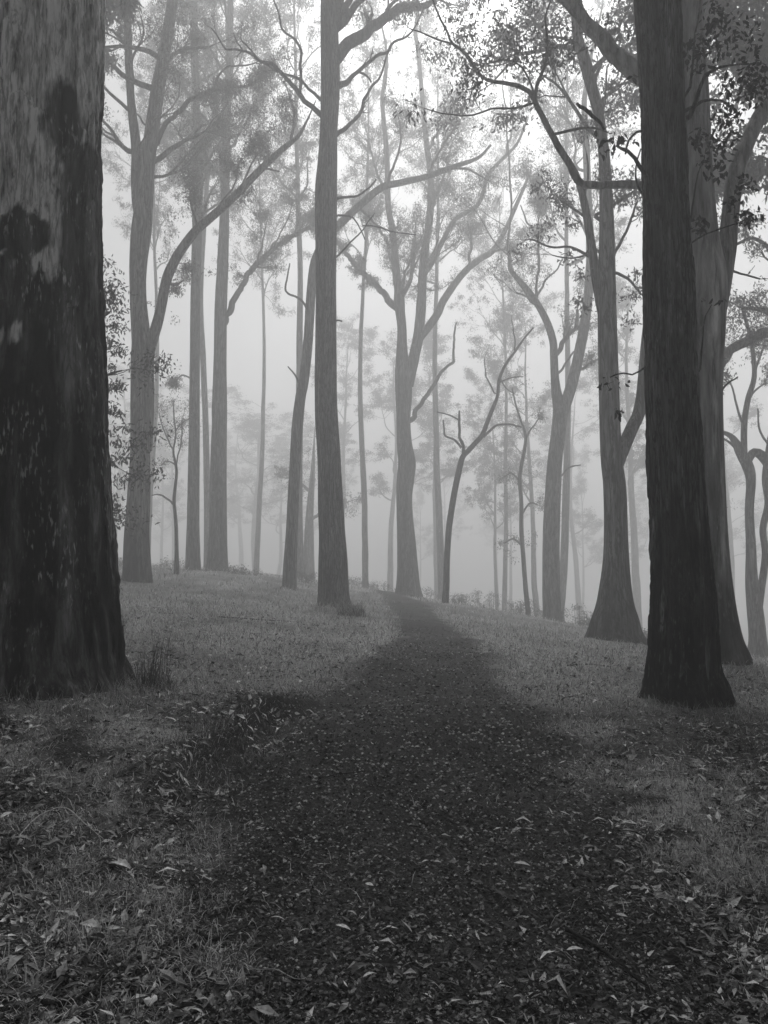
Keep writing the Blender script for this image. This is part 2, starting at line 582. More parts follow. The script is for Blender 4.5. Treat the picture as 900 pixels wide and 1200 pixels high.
def grow(mb, cl, p, d, L, r, lev, rng, dens=1.0, up=.12, crad=.5, cn=40, wig=.22):
    """a wandering limb with side limbs; leaf clusters on the last two orders"""
    n = 5 if lev >= 2 else 4
    P = [np.array(p, float)]
    dd = unit(np.array(d, float))
    for k in range(n):
        dd = unit(dd + rng.normal(size=3) * wig + np.array([0, 0, up]))
        P.append(P[-1] + dd * L / n)
    P = np.array(P)
    R = np.linspace(r, max(r * .35, .006), n + 1)
    m = n * 2 + 1 if lev >= 2 else n + 1
    Q = crom(np.column_stack([P, R]), m)
    tube(mb, Q[:, :3], np.maximum(Q[:, 3], .004), 7 if lev >= 3 else (5 if lev == 2 else 3), .5, cap=False)
    if lev <= 0:
        for t in (.45, .75, 1.0):
            if rng.random() < dens:
                c = Q[min(int(t * (m - 1)), m - 1), :3] + rng.normal(size=3) * .12
                cl.append((*c, crad * rng.uniform(.6, 1.2), cn * rng.uniform(.5, 1.3)))
        return
    kids = {3: 4, 2: 4, 1: 3}[lev]
    for k in range(kids):
        t = rng.uniform(.35, .95) if k else 1.0
        i = min(int(t * (m - 1)), m - 1)
        di = unit(Q[i, :3] - Q[max(i - 1, 0), :3])
        grow(mb, cl, Q[i, :3], rot_away(di, rng.uniform(.35, .95) if k else .2, rng), L * rng.uniform(.45, .7), max(Q[i, 3] * .7, .008), lev - 1, rng, dens, up, crad, cn, wig)


# ------------------------------------------------------------------ trees traced at their own distances
def trace(pts, Y, k=0.0, n=None):
    """pixel polyline (u, v, half width) at distance Y -> rows x y z r; k lets it lean in depth"""
    out = []
    u0 = pts[0][0]
    for (u, v, w) in pts:
        y = Y + k * abs(u - u0) * Y / F
        p = at(u, v, y)
        out.append((*p, w * px(p)))
    return out


def make_tree(name, label, Y, base, trunk, stems=(), limbs=(), clusters=(), top=24, bark=M_BARK, seg=20, step=.25, rough=.06, shade=(.35, .6), charz=0.0,
              crown=6, dens=.85, leaf=.15, seed=1, flare=.25, group=None, cat='tree', crown_from=.45, cn=36, twiggy=1.25, limb_leaf=1.0, disp=None, shade_fn=None, vlod=None, lev=2, climb=.7, cleaf=None):
    rng = np.random.default_rng(seed)
    top = top * (far(Y) / Y) ** .8
    Y = far(Y)
    u, v = base
    b0 = at(u, v, Y)
    gz = h1(b0[0], b0[1])
    root = empty(name, (b0[0], b0[1], gz))
    tag(root, label, cat, group)
    tr = trace(trunk, Y)
    first = np.array(tr[0])
    low = np.array([b0[0], b0[1], gz - .35, first[3] * 1.12])
    # make the traced foot meet the terrain
    rows = [low] + [np.array(r) for r in tr if r[2] > gz - .1]
    tr = np.array(rows)

    def mk_shade(a, b):
        def f(V):
            t = sstep(0, 1, (V[:, 2] - gz - charz + .5 * fbm(V[:, 0] * 3, V[:, 1] * 3, V[:, 2] * .8, 2)) / 1.2) if charz else 1
            return np.clip(a + (b - a) * t + .10 * fbm(V[:, 0] * 4, V[:, 1] * 4, V[:, 2] * .6, 3), 0, 1)
        return f
    sf = shade_fn or mk_shade(*shade)

    def extend(rows, up_to):
        rows = [np.array(r) for r in rows]
        d = unit(rows[-1][:3] - rows[-2][:3]); r = rows[-1][3]
        z0 = rows[-1][2]
        up_to = max(up_to, z0 - gz + 6)
        while rows[-1][2] < gz + up_to and len(rows) < 60:
            d = unit(d * .75 + np.array([rng.normal() * .12, rng.normal() * .12, .35]))
            t = (rows[-1][2] - z0) / max(gz + up_to - z0, 1)
            rows.append(np.array([*(rows[-1][:3] + d * 1.6), max(r * (1 - .85 * t), .03)]))
        return np.array(rows)

    cl = list()
    mpx = Y / F
    for (cu, cv, rp, cnt) in clusters:
        c = at(cu, cv, Y + rng.normal() * rp * mpx * .5)
        cl.append((*c, rp * mpx, cnt))

    mb = MB()
    ext_rows = extend(tr, top) if top else tr
    allstems = [ext_rows]
    L = np.linalg.norm(np.diff(ext_rows[:, :3], axis=0), axis=1).sum()
    Q = crom(ext_rows, max(int(L / step), 8))
    if vlod:
        fine = crom(tr, vlod); coarse = crom(ext_rows[len(tr) - 1:], 14)
        Q = np.vstack([fine, coarse[1:]])
    tube(mb, Q[:, :3], np.maximum(Q[:, 3], .012), seg, rough=rough, seed=seed * 3.1, disp=disp or base_disp(gz, flare, seed), shade_fn=sf)
    for (spts, k, ext) in stems:
        sr = np.array(trace(spts, Y, k))
        if ext: sr = extend(sr, top * rng.uniform(.9, 1.05))
        L = np.linalg.norm(np.diff(sr[:, :3], axis=0), axis=1).sum()
        Q = crom(sr, max(int(L / step), 6))
        tube(mb, Q[:, :3], np.maximum(Q[:, 3], .012), max(seg // 2, 8), rough=rough, seed=seed * 5.7, shade_fn=sf)
        allstems.append(sr)
    mb.build('trunk', bark, root)
    for (lp, k, lf) in limbs:
        lb = MB()
        tw = min(trunk, key=lambda q_: abs(q_[1] - lp[0][1]))
        if abs(lp[0][0] - tw[0]) < tw[2] * 1.9 + 3:
            lp = [(tw[0] + (lp[0][0] - tw[0]) * .45, lp[0][1] + abs(lp[0][0] - tw[0]) * .35, lp[0][2] * 1.15)] + list(lp)
        lr = np.array(trace(lp, Y, k))
        L = np.linalg.norm(np.diff(lr[:, :3], axis=0), axis=1).sum()
        n = max(int(L / .15), 8)
        Q = crom(lr, n)
        Q[:, :3] += np.column_stack([fbm(np.arange(n) * .28, seed, k, 3) for k in (1, 2, 3)]) * np.clip(Q[:, 3:4] * 1.3, .06, .16)
        tube(lb, Q[:, :3], np.maximum(Q[:, 3], .006), 8, shade=.35, cap=True, rough=.08, seed=seed)
        if lf != 0:
            m = int(round(max(2, L / .9) * twiggy))
            for j in range(m):
                i = int(n * rng.uniform(.3, .98)) if j else n - 1
                di = unit(Q[i, :3] - Q[max(i - 1, 0), :3])
                leafy = lf > 0
                grow(lb, cl if leafy else [], Q[i, :3], rot_away(di, rng.uniform(.4, 1.0) if j else .15, rng), rng.uniform(.8, 1.9) * min(1.2, .5 + L / 6) * abs(lf), max(Q[i, 3] * .55, .009), 1, rng, dens * limb_leaf, .10, .42, cn)
        lb.build('branch', bark, root)
    cl2 = cl if cleaf is None else []
    if top and crown:
        for s in allstems:
            if s[-1][2] < gz + top * .8: continue
            zlo = gz + top * crown_from
            cand = [i for i in range(1, len(s)) if s[i][2] > zlo]
            if not cand: continue
            for j in range(max(3, crown // len(allstems) + 1) if len(allstems) > 1 else crown):
                i = cand[int(len(cand) * (j + rng.random() * .8) / crown) % len(cand)] if j else cand[-1]
                lb = MB()
                d = rng.normal(size=3); d[2] = abs(d[2]) * .4 + climb; d = unit(d)
                grow(lb, cl2, s[i][:3], d, rng.uniform(3.0, 5.2) * (1 - .3 * j / max(crown, 1) * 0), max(s[i][3] * .5, .03), lev, rng, dens, .10, .55, cn)
                lb.build('branch', bark, root)
    if cl:
        fb = MB()
        clusters_to_leaves(fb, cl, rng, leaf)
        if cleaf: clusters_to_leaves(fb, cl2, rng, cleaf)
        tag(fb.build('foliage', M_LEAF, root, smooth=False), kind='stuff')
    return root


def base_disp(gz, flare, seed):
    def f(th, L, rr, z):
        hz = np.exp(-np.maximum(z - gz, 0) / .45)
        lob = np.cos(th * 4 + seed) * .5 + np.cos(th * 7 + seed * 2.3) * .35 + np.cos(th * 3 - seed) * .3
        return rr * hz * flare * .45 * lob
    return f


def bark_disp(gz, flare, seed, amp, kth, bumps=()):
    bd = base_disp(gz, flare, seed)

    def f(th, L, rr, z):
        ct, st = np.cos(th), np.sin(th)
        w = th + .10 * fbm(ct * 2 + 9, st * 2, z * 1.2, 2)
        a = fbm(np.cos(w) * kth, np.sin(w) * kth, z * 2.0 + seed, 4)
        b = fbm(np.cos(w) * kth * .35, np.sin(w) * kth * .35, z * .8 + seed, 3)
        fine = fbm(np.cos(w) * kth * 3, np.sin(w) * kth * 3, z * 7 + seed, 3)
        pl = vnoise(np.cos(w) * kth * .8 + 31, np.sin(w) * kth * .8, z * 1.1 + seed)
        r = bd(th, L, rr, z) + amp * .9 * (sstep(.05, .12, pl) - .8) + amp * (-np.abs(a) * 1.6 + .5) + amp * 1.3 * b + amp * .55 * fine
        for (t0, z0, rad, hgt) in bumps:
            dth = np.angle(np.exp(1j * (th - t0))) * rr
            q = (dth ** 2 + (z - z0) ** 2) / rad ** 2
            r = r + hgt * np.exp(-q) - hgt * .9 * np.exp(-q * 5)
        return r
    return f


# ------------------------------------------------------------------ the nearest trees
def giant_shade(V):
    u, v = project(V)
    n = fbm(V[:, 0] * 5, V[:, 1] * 5, V[:, 2] * 2.2, 4)
    nn = fbm(V[:, 0] * 14, V[:, 1] * 14, V[:, 2] * 3.0, 3)
    edge = 330 - 1.5 * np.clip(u, 0, 130) + 120 * n + 110 * nn        # charred below this line
    s = .88 + .36 * nn + .24 * n
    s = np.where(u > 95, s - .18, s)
    char = sstep(-18, 18, v - edge)
    char = np.maximum(char, sstep(.9, 1.25, 1.9 - np.hypot((u - 74) / 34, (v - 140) / 52) - .3 * n + .3 * nn))
    char = np.maximum(char, sstep(.9, 1.1, 1.9 - np.hypot((u - 92) / 34, (v - 235) / 95) + .6 * nn))
    tongue = sstep(.9, 1.15, 1.9 - np.hypot((u - 58) / 16, (v - 270) / 70) + .3 * nn)
    char = np.where(v > 185, char * (1 - .85 * tongue), char)
    char = np.maximum(char, sstep(.9, 1.1, 1.9 - np.hypot((u - 22) / 38, (v - 272) / 30) + .5 * nn))
    return np.clip(s * (1 - char) + .04 * char, 0, 1)


c0 = at(30, 400, 8.0)


def theta_of(u, cx, rpx):
    return -math.acos(max(-1, min(1, (u - cx) / rpx)))


gz1 = h1(at(30, 812, 8.0)[0], 8.0)
zt = lambda v, Y: at(0, v, Y)[2]
make_tree('gum_tree', 'giant gum trunk at the left edge, charred black below, bare grey above', 8.0, (30, 812),
          [(30, 818, 124), (30, 780, 114), (30, 740, 108), (30, 690, 102), (30, 600, 95), (30, 500, 90), (30, 400, 87), (30, 300, 86), (30, 200, 85), (30, 100, 84.5), (30, 0, 84), (30, -60, 84)],
          top=27, bark=M_CHAR, seg=240, vlod=350, flare=.26, shade_fn=giant_shade, rough=0, crown=14, seed=3, crown_from=.6, leaf=.42, cn=34, dens=1, climb=.3,
          disp=bark_disp(gz1, .26, 3, .034, 9, [(theta_of(22, 30, 92), zt(272, 7.2), .22, .09), (theta_of(24, 30, 100), zt(672, 7.1), .15, .06), (theta_of(104, 30, 92), zt(175, 7.5), .18, .03), (theta_of(118, 30, 95), zt(470, 8), .15, .03)]))


def right_shade(V):
    u, v = project(V)
    n = fbm(V[:, 0] * 6, V[:, 1] * 6, V[:, 2] * 2.0, 4)
    nn = fbm(V[:, 0] * 22, V[:, 1] * 22, V[:, 2] * 3.0, 3)
    s = .40 + .22 * nn
    ch = sstep(-30, 30, v - (635 + 60 * n + 40 * nn - 60 * np.exp(-((u - 800) / 22) ** 2)))
    s = s * (1 - .96 * ch)
    lick = sstep(.9, 1.1, 1.75 - np.hypot((u - 778) / 5, (v - 715) / 42) + .35 * nn) + sstep(.9, 1.1, 1.75 - np.hypot((u - 829) / 4, (v - 770) / 34) + .35 * nn) + sstep(.9, 1.1, 1.75 - np.hypot((u - 765) / 5, (v - 640) / 34) + .35 * nn)
    return np.clip(s + .45 * np.clip(lick, 0, 1), 0, 1)


Y2 = 9.2
gz2 = h1(at(808, 826, Y2)[0], Y2)
T2 = make_tree('gum_tree', 'black stringy barked trunk right of the path with a flared scorched foot', Y2, (808, 826),
               [(809, 832, 54), (805, 812, 47), (801, 780, 40), (800, 712, 36.5), (796, 626, 32), (791, 544, 31), (786, 450, 29), (784, 375, 28), (782, 300, 27.3), (780, 225, 25.5), (778, 150, 24.8), (774, 75, 25), (770, 0, 25.5), (768, -50, 25.5)],
               top=24, bark=M_DARKBARK, seg=160, vlod=330, flare=.42, shade_fn=right_shade, rough=0, crown=14, seed=8, crown_from=.62, leaf=.42, cn=34, dens=1, climb=.3,
               limbs=[([(756, 205, 2.6), (745, 184, 2.2), (733, 174, 1.8), (722, 168, 1.2)], -.3, 0),
                      ([(751, 152, 1.6), (741, 160, 1.3), (733, 178, 1.0)], -.3, 0),
                      ([(756, 232, 1.6), (750, 222, 1.3), (746, 205, 1.0), (751, 172, .8)], .2, 0),
                      ([(708, 152, 1.5), (699, 139, 1.9), (688, 128, 2.2), (676, 119, 1.6)], .2, 0),
                      ([(757, 428, 1.2), (745, 437, 1.0), (728, 436, .8), (715, 440, .7)], -.2, 0),
                      ([(806, 138, 3.2), (812, 124, 2.8), (820, 104, 2.4), (826, 88, 2.0), (842, 80, 1.6), (862, 74, 1.2), (885, 72, .8)], -.3, 0),
                      ([(812, 124, 2.0), (822, 118, 1.7), (838, 116, 1.4), (856, 121, 1.0), (868, 132, .7)], .3, 0),
                      ([(809, 285, 1.2), (820, 276, 1.0), (842, 268, .9), (862, 262, .7), (880, 252, .6)], -.3, 0),
                      ([(815, 440, 1.6), (820, 428, 1.2), (824, 400, 1.0), (828, 370, .8), (834, 355, .6)], .1, 0),
                      ([(804, 110, 1.8), (812, 80, 1.4), (816, 40, 1.1), (822, -10, .8)], .2, 0),
                      ([(806, 262, 1.3), (812, 240, 1.0), (818, 210, .8), (822, 190, .6)], .2, 0)],
               disp=bark_disp(gz2, .42, 8, .021, 13, [(theta_of(815, 786, 29), zt(443, 9), .06, .03), (theta_of(754, 782, 29), zt(240, 9), .05, .02)]))


# individual leaves near enough to pick apart, hanging from the twigs of that trunk
def near_leaf_mesh(name, L, Wd, curl, mat):
    mb = MB()
    st = [(0, .02), (.15, .6), (.38, 1), (.62, .9), (.84, .5), (1, .02)]
    v = []
    for t, w in st:
        x = t * L
        z = curl * math.sin(t * 3.1) * L
        off = .10 * L * math.sin(t * 3.1)
        v += [(x, off - w * Wd / 2, z + w * Wd * .12), (x, off, z), (x, off + w * Wd / 2, z + w * Wd * .12)]
    q = []
    for k in range(len(st) - 1):
        for j in range(2):
            q.append((k * 3 + j, k * 3 + j + 1, k * 3 + j + 4, k * 3 + j + 3))
    mb.add(v, q)
    return mb.mesh(name, mat)


NEAR = [near_leaf_mesh('leaf', .085, .036, .10, M_NEARLEAF), near_leaf_mesh('leaf', .10, .042, -.06, M_NEARLEAF), near_leaf_mesh('leaf', .07, .034, .16, M_NEARLEAF)]


def hang_leaf(pos, parent, rng, me, s=1.0):
    o = bpy.data.objects.new('leaf', me)
    COL.objects.link(o)
    o.parent = parent
    d = rng.normal(size=3); d[2] -= 1.1; d = unit(d)
    qn = Vector(d).to_track_quat('X', 'Z').to_euler()
    qn.rotate_axis('X', rng.uniform(0, 6.28))
    o.rotation_euler = qn
    pw = T2.matrix_basis
    o.location = Vector(pos)        # branch children keep world coordinates
    o.scale = (s, s, s)
    return o


rngL = np.random.default_rng(5)
branches2 = sorted([c for c in COL.objects if c.parent == T2 and c.name.startswith('branch')], key=lambda o: o.name)
sprays = [  # u, v, rx, ry, count, branch index
    (712, 168, 18, 16, 30, 0), (728, 162, 16, 12, 16, 1), (740, 88, 3, 5, 3, 0), (736, 40, 4, 5, 3, 0),
    (716, 449, 14, 9, 13, 4), (728, 481, 9, 9, 9, 4), (735, 449, 3, 4, 2, 4),
    (858, 40, 34, 28, 36, 5), (884, 96, 16, 26, 26, 5), (866, 100, 18, 16, 18, 5), (820, 62, 22, 22, 26, 9), (838, 20, 18, 18, 12, 9),
    (852, 132, 20, 14, 16, 6), (845, 165, 18, 16, 14, 6), (838, 192, 18, 16, 12, 6), (822, 160, 14, 14, 9, 10),
    (872, 215, 12, 12, 9, 7), (876, 255, 16, 9, 14, 7), (860, 235, 8, 10, 5, 7), (820, 262, 10, 10, 8, 10), (828, 348, 9, 4, 4, 8), (843, 352, 4, 4, 5, 8)]
for (u, v, rx, ry, cnt, bi) in sprays:
    yb = Y2 - .2 + rngL.uniform(-.3, .3)
    for k in range(cnt):
        a, r = rngL.uniform(0, 6.28), rngL.random() ** .5
        p = at(u + rx * r * math.cos(a), v + ry * r * math.sin(a), yb + rngL.normal() * .12)
        hang_leaf(p, branches2[bi], rngL, NEAR[rngL.integers(3)], rngL.uniform(.75, 1.15))
# the thicker leaf mass of the same limbs, past counting
fb = MB()
for (u, v, rx, ry, cnt, bi) in sprays:
    if u > 800 and v < 280:
        n = cnt * 4
        a, r = rngL.uniform(0, 6.28, n), rngL.random(n) ** .6 * 1.15
        yb = Y2 - .1
        C = np.array([at(u + rx * r[i] * math.cos(a[i]), v + ry * r[i] * math.sin(a[i]), yb + rngL.normal() * .3) for i in range(n)])
        leaf_quads(fb, C, .08, .04, rngL, 1.0)
M_NEARMASS = leaf_mat('near_gum_leaf_mass', .03, .075, .3)
tag(fb.build('foliage', M_NEARMASS, T2, smooth=False), kind='stuff')

# ------------------------------------------------------------------ the traced trees behind them
def t3_shade(V):
    u, v = project(V)
    nn = fbm(V[:, 0] * 12, V[:, 1] * 12, V[:, 2] * .8, 3)
    n = fbm(V[:, 0] * 3, V[:, 1] * 3, V[:, 2] * .8, 3)
    s = .40 + .18 * nn + .10 * n
    s = s + .55 * sstep(.9, 1.1, 1.7 - np.hypot((u - 837) / 6, (v - 400) / 170) + .3 * nn)
    s = s + .3 * sstep(.9, 1.1, 1.7 - np.hypot((u - 846) / 6, (v - 610) / 90) + .3 * nn)
    return np.clip(s - .35 * sstep(620, 730, v + 40 * n), 0, 1)


Y3 = 14.0
gz3 = h1(at(840, 776, Y3)[0], Y3)
make_tree('gum_tree', 'smooth pale forked trunk close behind the black trunk on the right', Y3, (840, 776),
          [(842, 778, 36), (838, 750, 30), (833, 700, 26), (828, 637, 24.5), (824, 540, 23.5), (822, 450, 23), (824, 380, 24), (825, 330, 25), (822, 280, 20), (819, 230, 17.5), (817, 187, 16.5), (815, 120, 15.5), (812, 60, 14.5), (810, 0, 14), (808, -50, 13)],
          stems=[([(838, 380, 10), (846, 330, 11), (852, 290, 10.5), (855, 262, 10), (861, 210, 9.5), (870, 180, 9.3), (880, 157, 9), (892, 134, 8.6), (906, 112, 8), (922, 80, 7.5)], 0.3, True)],
          limbs=[([(822, 190, 7), (790, 208, 6), (751, 213, 5), (702, 216, 4.6), (680, 209, 4.3), (667, 187, 4.2), (647, 156, 3.7), (627, 120, 3.1), (613, 104, 2.8), (590, 96, 2.4), (564, 89, 2.0), (545, 65, 1.7), (527, 42, 1.4), (507, 5, 1.1), (498, -20, .9)], .12, .0),
                 ([(564, 89, 1.6), (540, 61, 1.2), (528, 52, 1.1), (505, 41, 1.0), (484, 33, .7)], .2, -.25),
                 ([(627, 120, 1.5), (600, 128, 1.3), (575, 128, 1.2), (550, 133, 1.0), (520, 132, .8), (500, 126, .6)], .1, .35),
                 ([(630, 122, 3), (628, 105, 2.2), (637, 75, 2.0), (640, 50, 1.7), (641, 20, 1.2), (652, -8, .9)], .3, .5),
                 ([(628, 110, 1.4), (618, 90, 1.2), (605, 76, 1.1), (590, 70, .9), (570, 72, .7)], .2, .4),
                 ([(816, 150, 13), (790, 118, 12), (765, 95, 11), (747, 78, 10), (728, 60, 9.5), (711, 44, 9), (695, 28, 8), (672, 6, 7), (640, -16, 5.5)], .35, .8),
                 ([(648, 157, 1.8), (665, 154, 1.7), (684, 151, 1.5), (700, 151, 1.2), (712, 153, .9)], -.2, 0),
                 ([(852, 318, 1.5), (866, 322, 1.2), (890, 325, 1.0)], .1, -.2),
                 ([(841, 462, 1.2), (852, 449, 1.0), (864, 440, .8)], .1, 0)],
          top=25, bark=M_PALE, seg=48, step=.08, flare=.22, shade_fn=t3_shade, crown=16, crown_from=.55, seed=12, twiggy=.8, leaf=.11, cleaf=.2, climb=.35, cn=60, dens=1, limb_leaf=.4)

make_tree('gum_tree', 'broad based gum with flared foot, just left of the black trunk on the right', 20.0, (722, 752),
          [(722, 756, 37), (721, 745, 32), (721, 725, 26.5), (721, 700, 20), (722, 648, 14.5), (720.5, 575, 13), (716, 529, 12), (713, 437, 11.5), (711, 346, 10.5), (711, 267, 8.5), (709, 200, 7), (706, 165, 6.2), (701, 133, 5.8), (690, 89, 7), (682, 60, 6.5), (677, 44, 6), (674, 0, 5.5), (672, -40, 5)],
          stems=[([(708, 372, 7), (701, 338, 6), (696, 307, 5.3), (690, 267, 4.7), (684, 235, 4.3), (678, 212, 4), (668, 192, 3.6), (655, 172, 3)], .2, False),
                 ([(722, 548, 7.5), (729, 529, 7.5), (740, 503, 7.5), (749, 483, 7.2), (754, 451, 7), (758, 400, 6.5), (764, 350, 6), (775, 290, 5.5), (785, 220, 5), (790, 150, 4.5)], .3, True)],
          limbs=[([(690, 300, 2), (668, 290, 1.4), (645, 289, 1.2), (622, 281, .9)], .2, -.4), ([(717, 243, 2), (726, 236, 1.8), (738, 228, 1.3), (745, 222, 1)], .2, .4),
                 ([(688, 256, 1.8), (675, 247, 1.4), (662, 238, 1.1), (655, 232, .8)], -.2, .6), ([(698, 254, 2.4), (704, 250, 2), (712, 244, 1.6)], .1, 0),
                 ([(693, 290, 1.4), (685, 300, 1.2), (668, 302, 1), (648, 300, .7)], .3, .8), ([(684, 235, 1.6), (690, 205, 1.2), (688, 180, .9)], .1, .7),
                 ([(703, 160, 1.6), (709, 120, 1.4), (712, 80, 1)], .1, .4), ([(721, 320, 2), (740, 330, 1.6), (752, 345, 1.3)], .4, .9), ([(677, 50, 2), (660, 46, 1.5), (640, 40, 1.2), (618, 15, 1)], .2, .4),
                 ([(697, 95, 2.2), (710, 62, 1.6), (722, 30, 1.2)], .2, .8), ([(719, 300, 2), (735, 270, 1.6), (748, 235, 1.2)], .3, .8)],
          clusters=[(672, 262, 12, 60), (660, 240, 10, 50), (655, 232, 8, 30), (668, 300, 14, 70), (680, 320, 12, 50), (665, 220, 12, 50), (738, 345, 16, 80), (745, 320, 14, 60), (740, 375, 14, 50), (688, 358, 14, 60), (676, 352, 8, 40)],
          top=26, bark=M_BARK, seg=36, step=.12, flare=.30, seed=21, crown=14, shade=(.22, .42), charz=1.6, leaf=.15, cleaf=.2, cn=44, dens=1, limb_leaf=.45)

make_tree('gum_tree', 'dark straight gum between left clearing and path, grass at its foot', 23.0, (392, 712),
          [(392, 714, 20.5), (391, 700, 18.5), (390, 660, 17), (389, 622, 15.5), (386, 544, 13.8), (382, 467, 13.2), (382, 350, 12), (382, 290, 12.5), (382, 231, 13.2), (384, 190, 11.5), (385, 156, 10.5), (387, 110, 11), (387, 76, 11), (386, 40, 10.5), (385.5, 0, 10), (386, -40, 9)],
          limbs=[([(394, 66, 7.5), (405, 54, 7.2), (420, 44, 7), (442, 27, 6), (460, 14, 5.5), (478, 9, 5), (500, 4, 3.5), (520, -8, 2.5)], .3, .9), ([(395, 30, 4.5), (405, 12, 4), (414, -8, 3.5), (420, -30, 3)], -.2, .9),
                 ([(394, 101, 4), (404, 98, 3.4), (412, 90, 2.6), (420, 84, 2.4), (438, 67, 2.0), (452, 62, 1.8), (460, 50, 1.5), (475, 43, 1.3), (486, 33, 1.0), (497, 10, .8)], -.3, -.3),
                 ([(392, 158, 3), (405, 150, 2.5), (420, 135, 2.1), (427, 115, 1.8), (436, 100, 1.6), (446, 88, 1.3), (456, 58, 1)], .3, -.3),
                 ([(420, 84, 1.4), (430, 90, 1.2), (436, 96, 1.0)], 0, 0),
                 ([(377, 139, 4), (370, 131, 3), (351, 109, 2.8), (338, 96, 2.4), (328, 86, 2.2), (318, 74, 2), (306, 72, 1.8), (291, 62, 1.6), (276, 58, 1.3), (264, 57, 1.1), (256, 45, .9), (247, 33, .7)], -.3, -.35),
                 ([(351, 107, 1.8), (352, 85, 1.7), (353, 62, 1.6), (346, 48, 1.5), (331, 35, 1.3), (326, 15, 1.1), (319, -5, .9)], .3, -.2),
                 ([(375, 118, 2), (362, 103, 1.7), (350, 92, 1.5), (335, 88, 1.3), (320, 80, 1.1), (308, 73, 1)], .4, 0), ([(300, 70, 1.2), (290, 55, 1.1), (284, 48, .9), (283, 35, .6)], .2, -.2), ([(285, 60, 1.1), (277, 50, .9), (274, 38, .6)], .2, 0),
                 ([(394, 233, 1.7), (408, 231, 1.5), (420, 229, 1.3), (432, 220, 1.1), (440, 210, .8)], .2, 0), ([(394, 253, 1.3), (410, 254, 1.1), (418, 259, .9), (427, 280, .7)], -.2, 0), ([(424, 264, 1), (440, 266, .9), (465, 272, .8), (487, 275, .6)], .2, 0),
                 ([(394, 376, 1.2), (402, 376, .9)], 0, 0), ([(395, 300, 1.2), (410, 285, 1), (424, 270, .8), (438, 250, .6)], .3, 0)],
          top=27, bark=M_DARKBARK, seg=44, step=.10, flare=.14, seed=31, crown=14, shade=(.3, .55), leaf=.13, cleaf=.18, cn=60, crown_from=.6, dens=1)

make_tree('gum_tree', 'slender leaning trunk just left of the dark straight gum by the path', 30.0, (339, 687),
          [(339, 690, 9), (340, 660, 8), (342, 622, 7), (345, 560, 6.6), (348, 505, 6.6), (352, 467, 6.2), (356, 446, 6), (361, 400, 5.7), (364, 350, 5.5), (368, 311, 5.2), (376, 290, 5), (388, 272, 5), (400, 261, 4.8), (420, 242, 4.4), (447, 220, 4.2), (470, 214, 3.8), (500, 207, 3.4), (530, 196, 3), (560, 185, 2), (575, 170, 1.4)],
          limbs=[([(360, 361, 1.5), (350, 350, 1.3), (336, 341, 1.2), (337, 325, 1), (340, 308, .7)], .2, 0), ([(350, 447, 1.2), (344, 438, 1), (338, 430, .7)], .2, 0), ([(450, 219, 2), (462, 195, 1.5), (470, 165, 1.2), (468, 140, .9)], .3, .9), ([(500, 207, 1.8), (520, 170, 1.4), (540, 140, 1)], .3, .9), ([(530, 196, 1.6), (552, 200, 1.2), (575, 212, .9)], -.3, .8), ([(420, 242, 1.6), (440, 262, 1.2), (458, 270, .9)], .3, .5)],
          top=0, crown=0, bark=M_BARK, seg=24, step=.12, flare=.1, seed=33, shade=(.35, .5), leaf=.14)

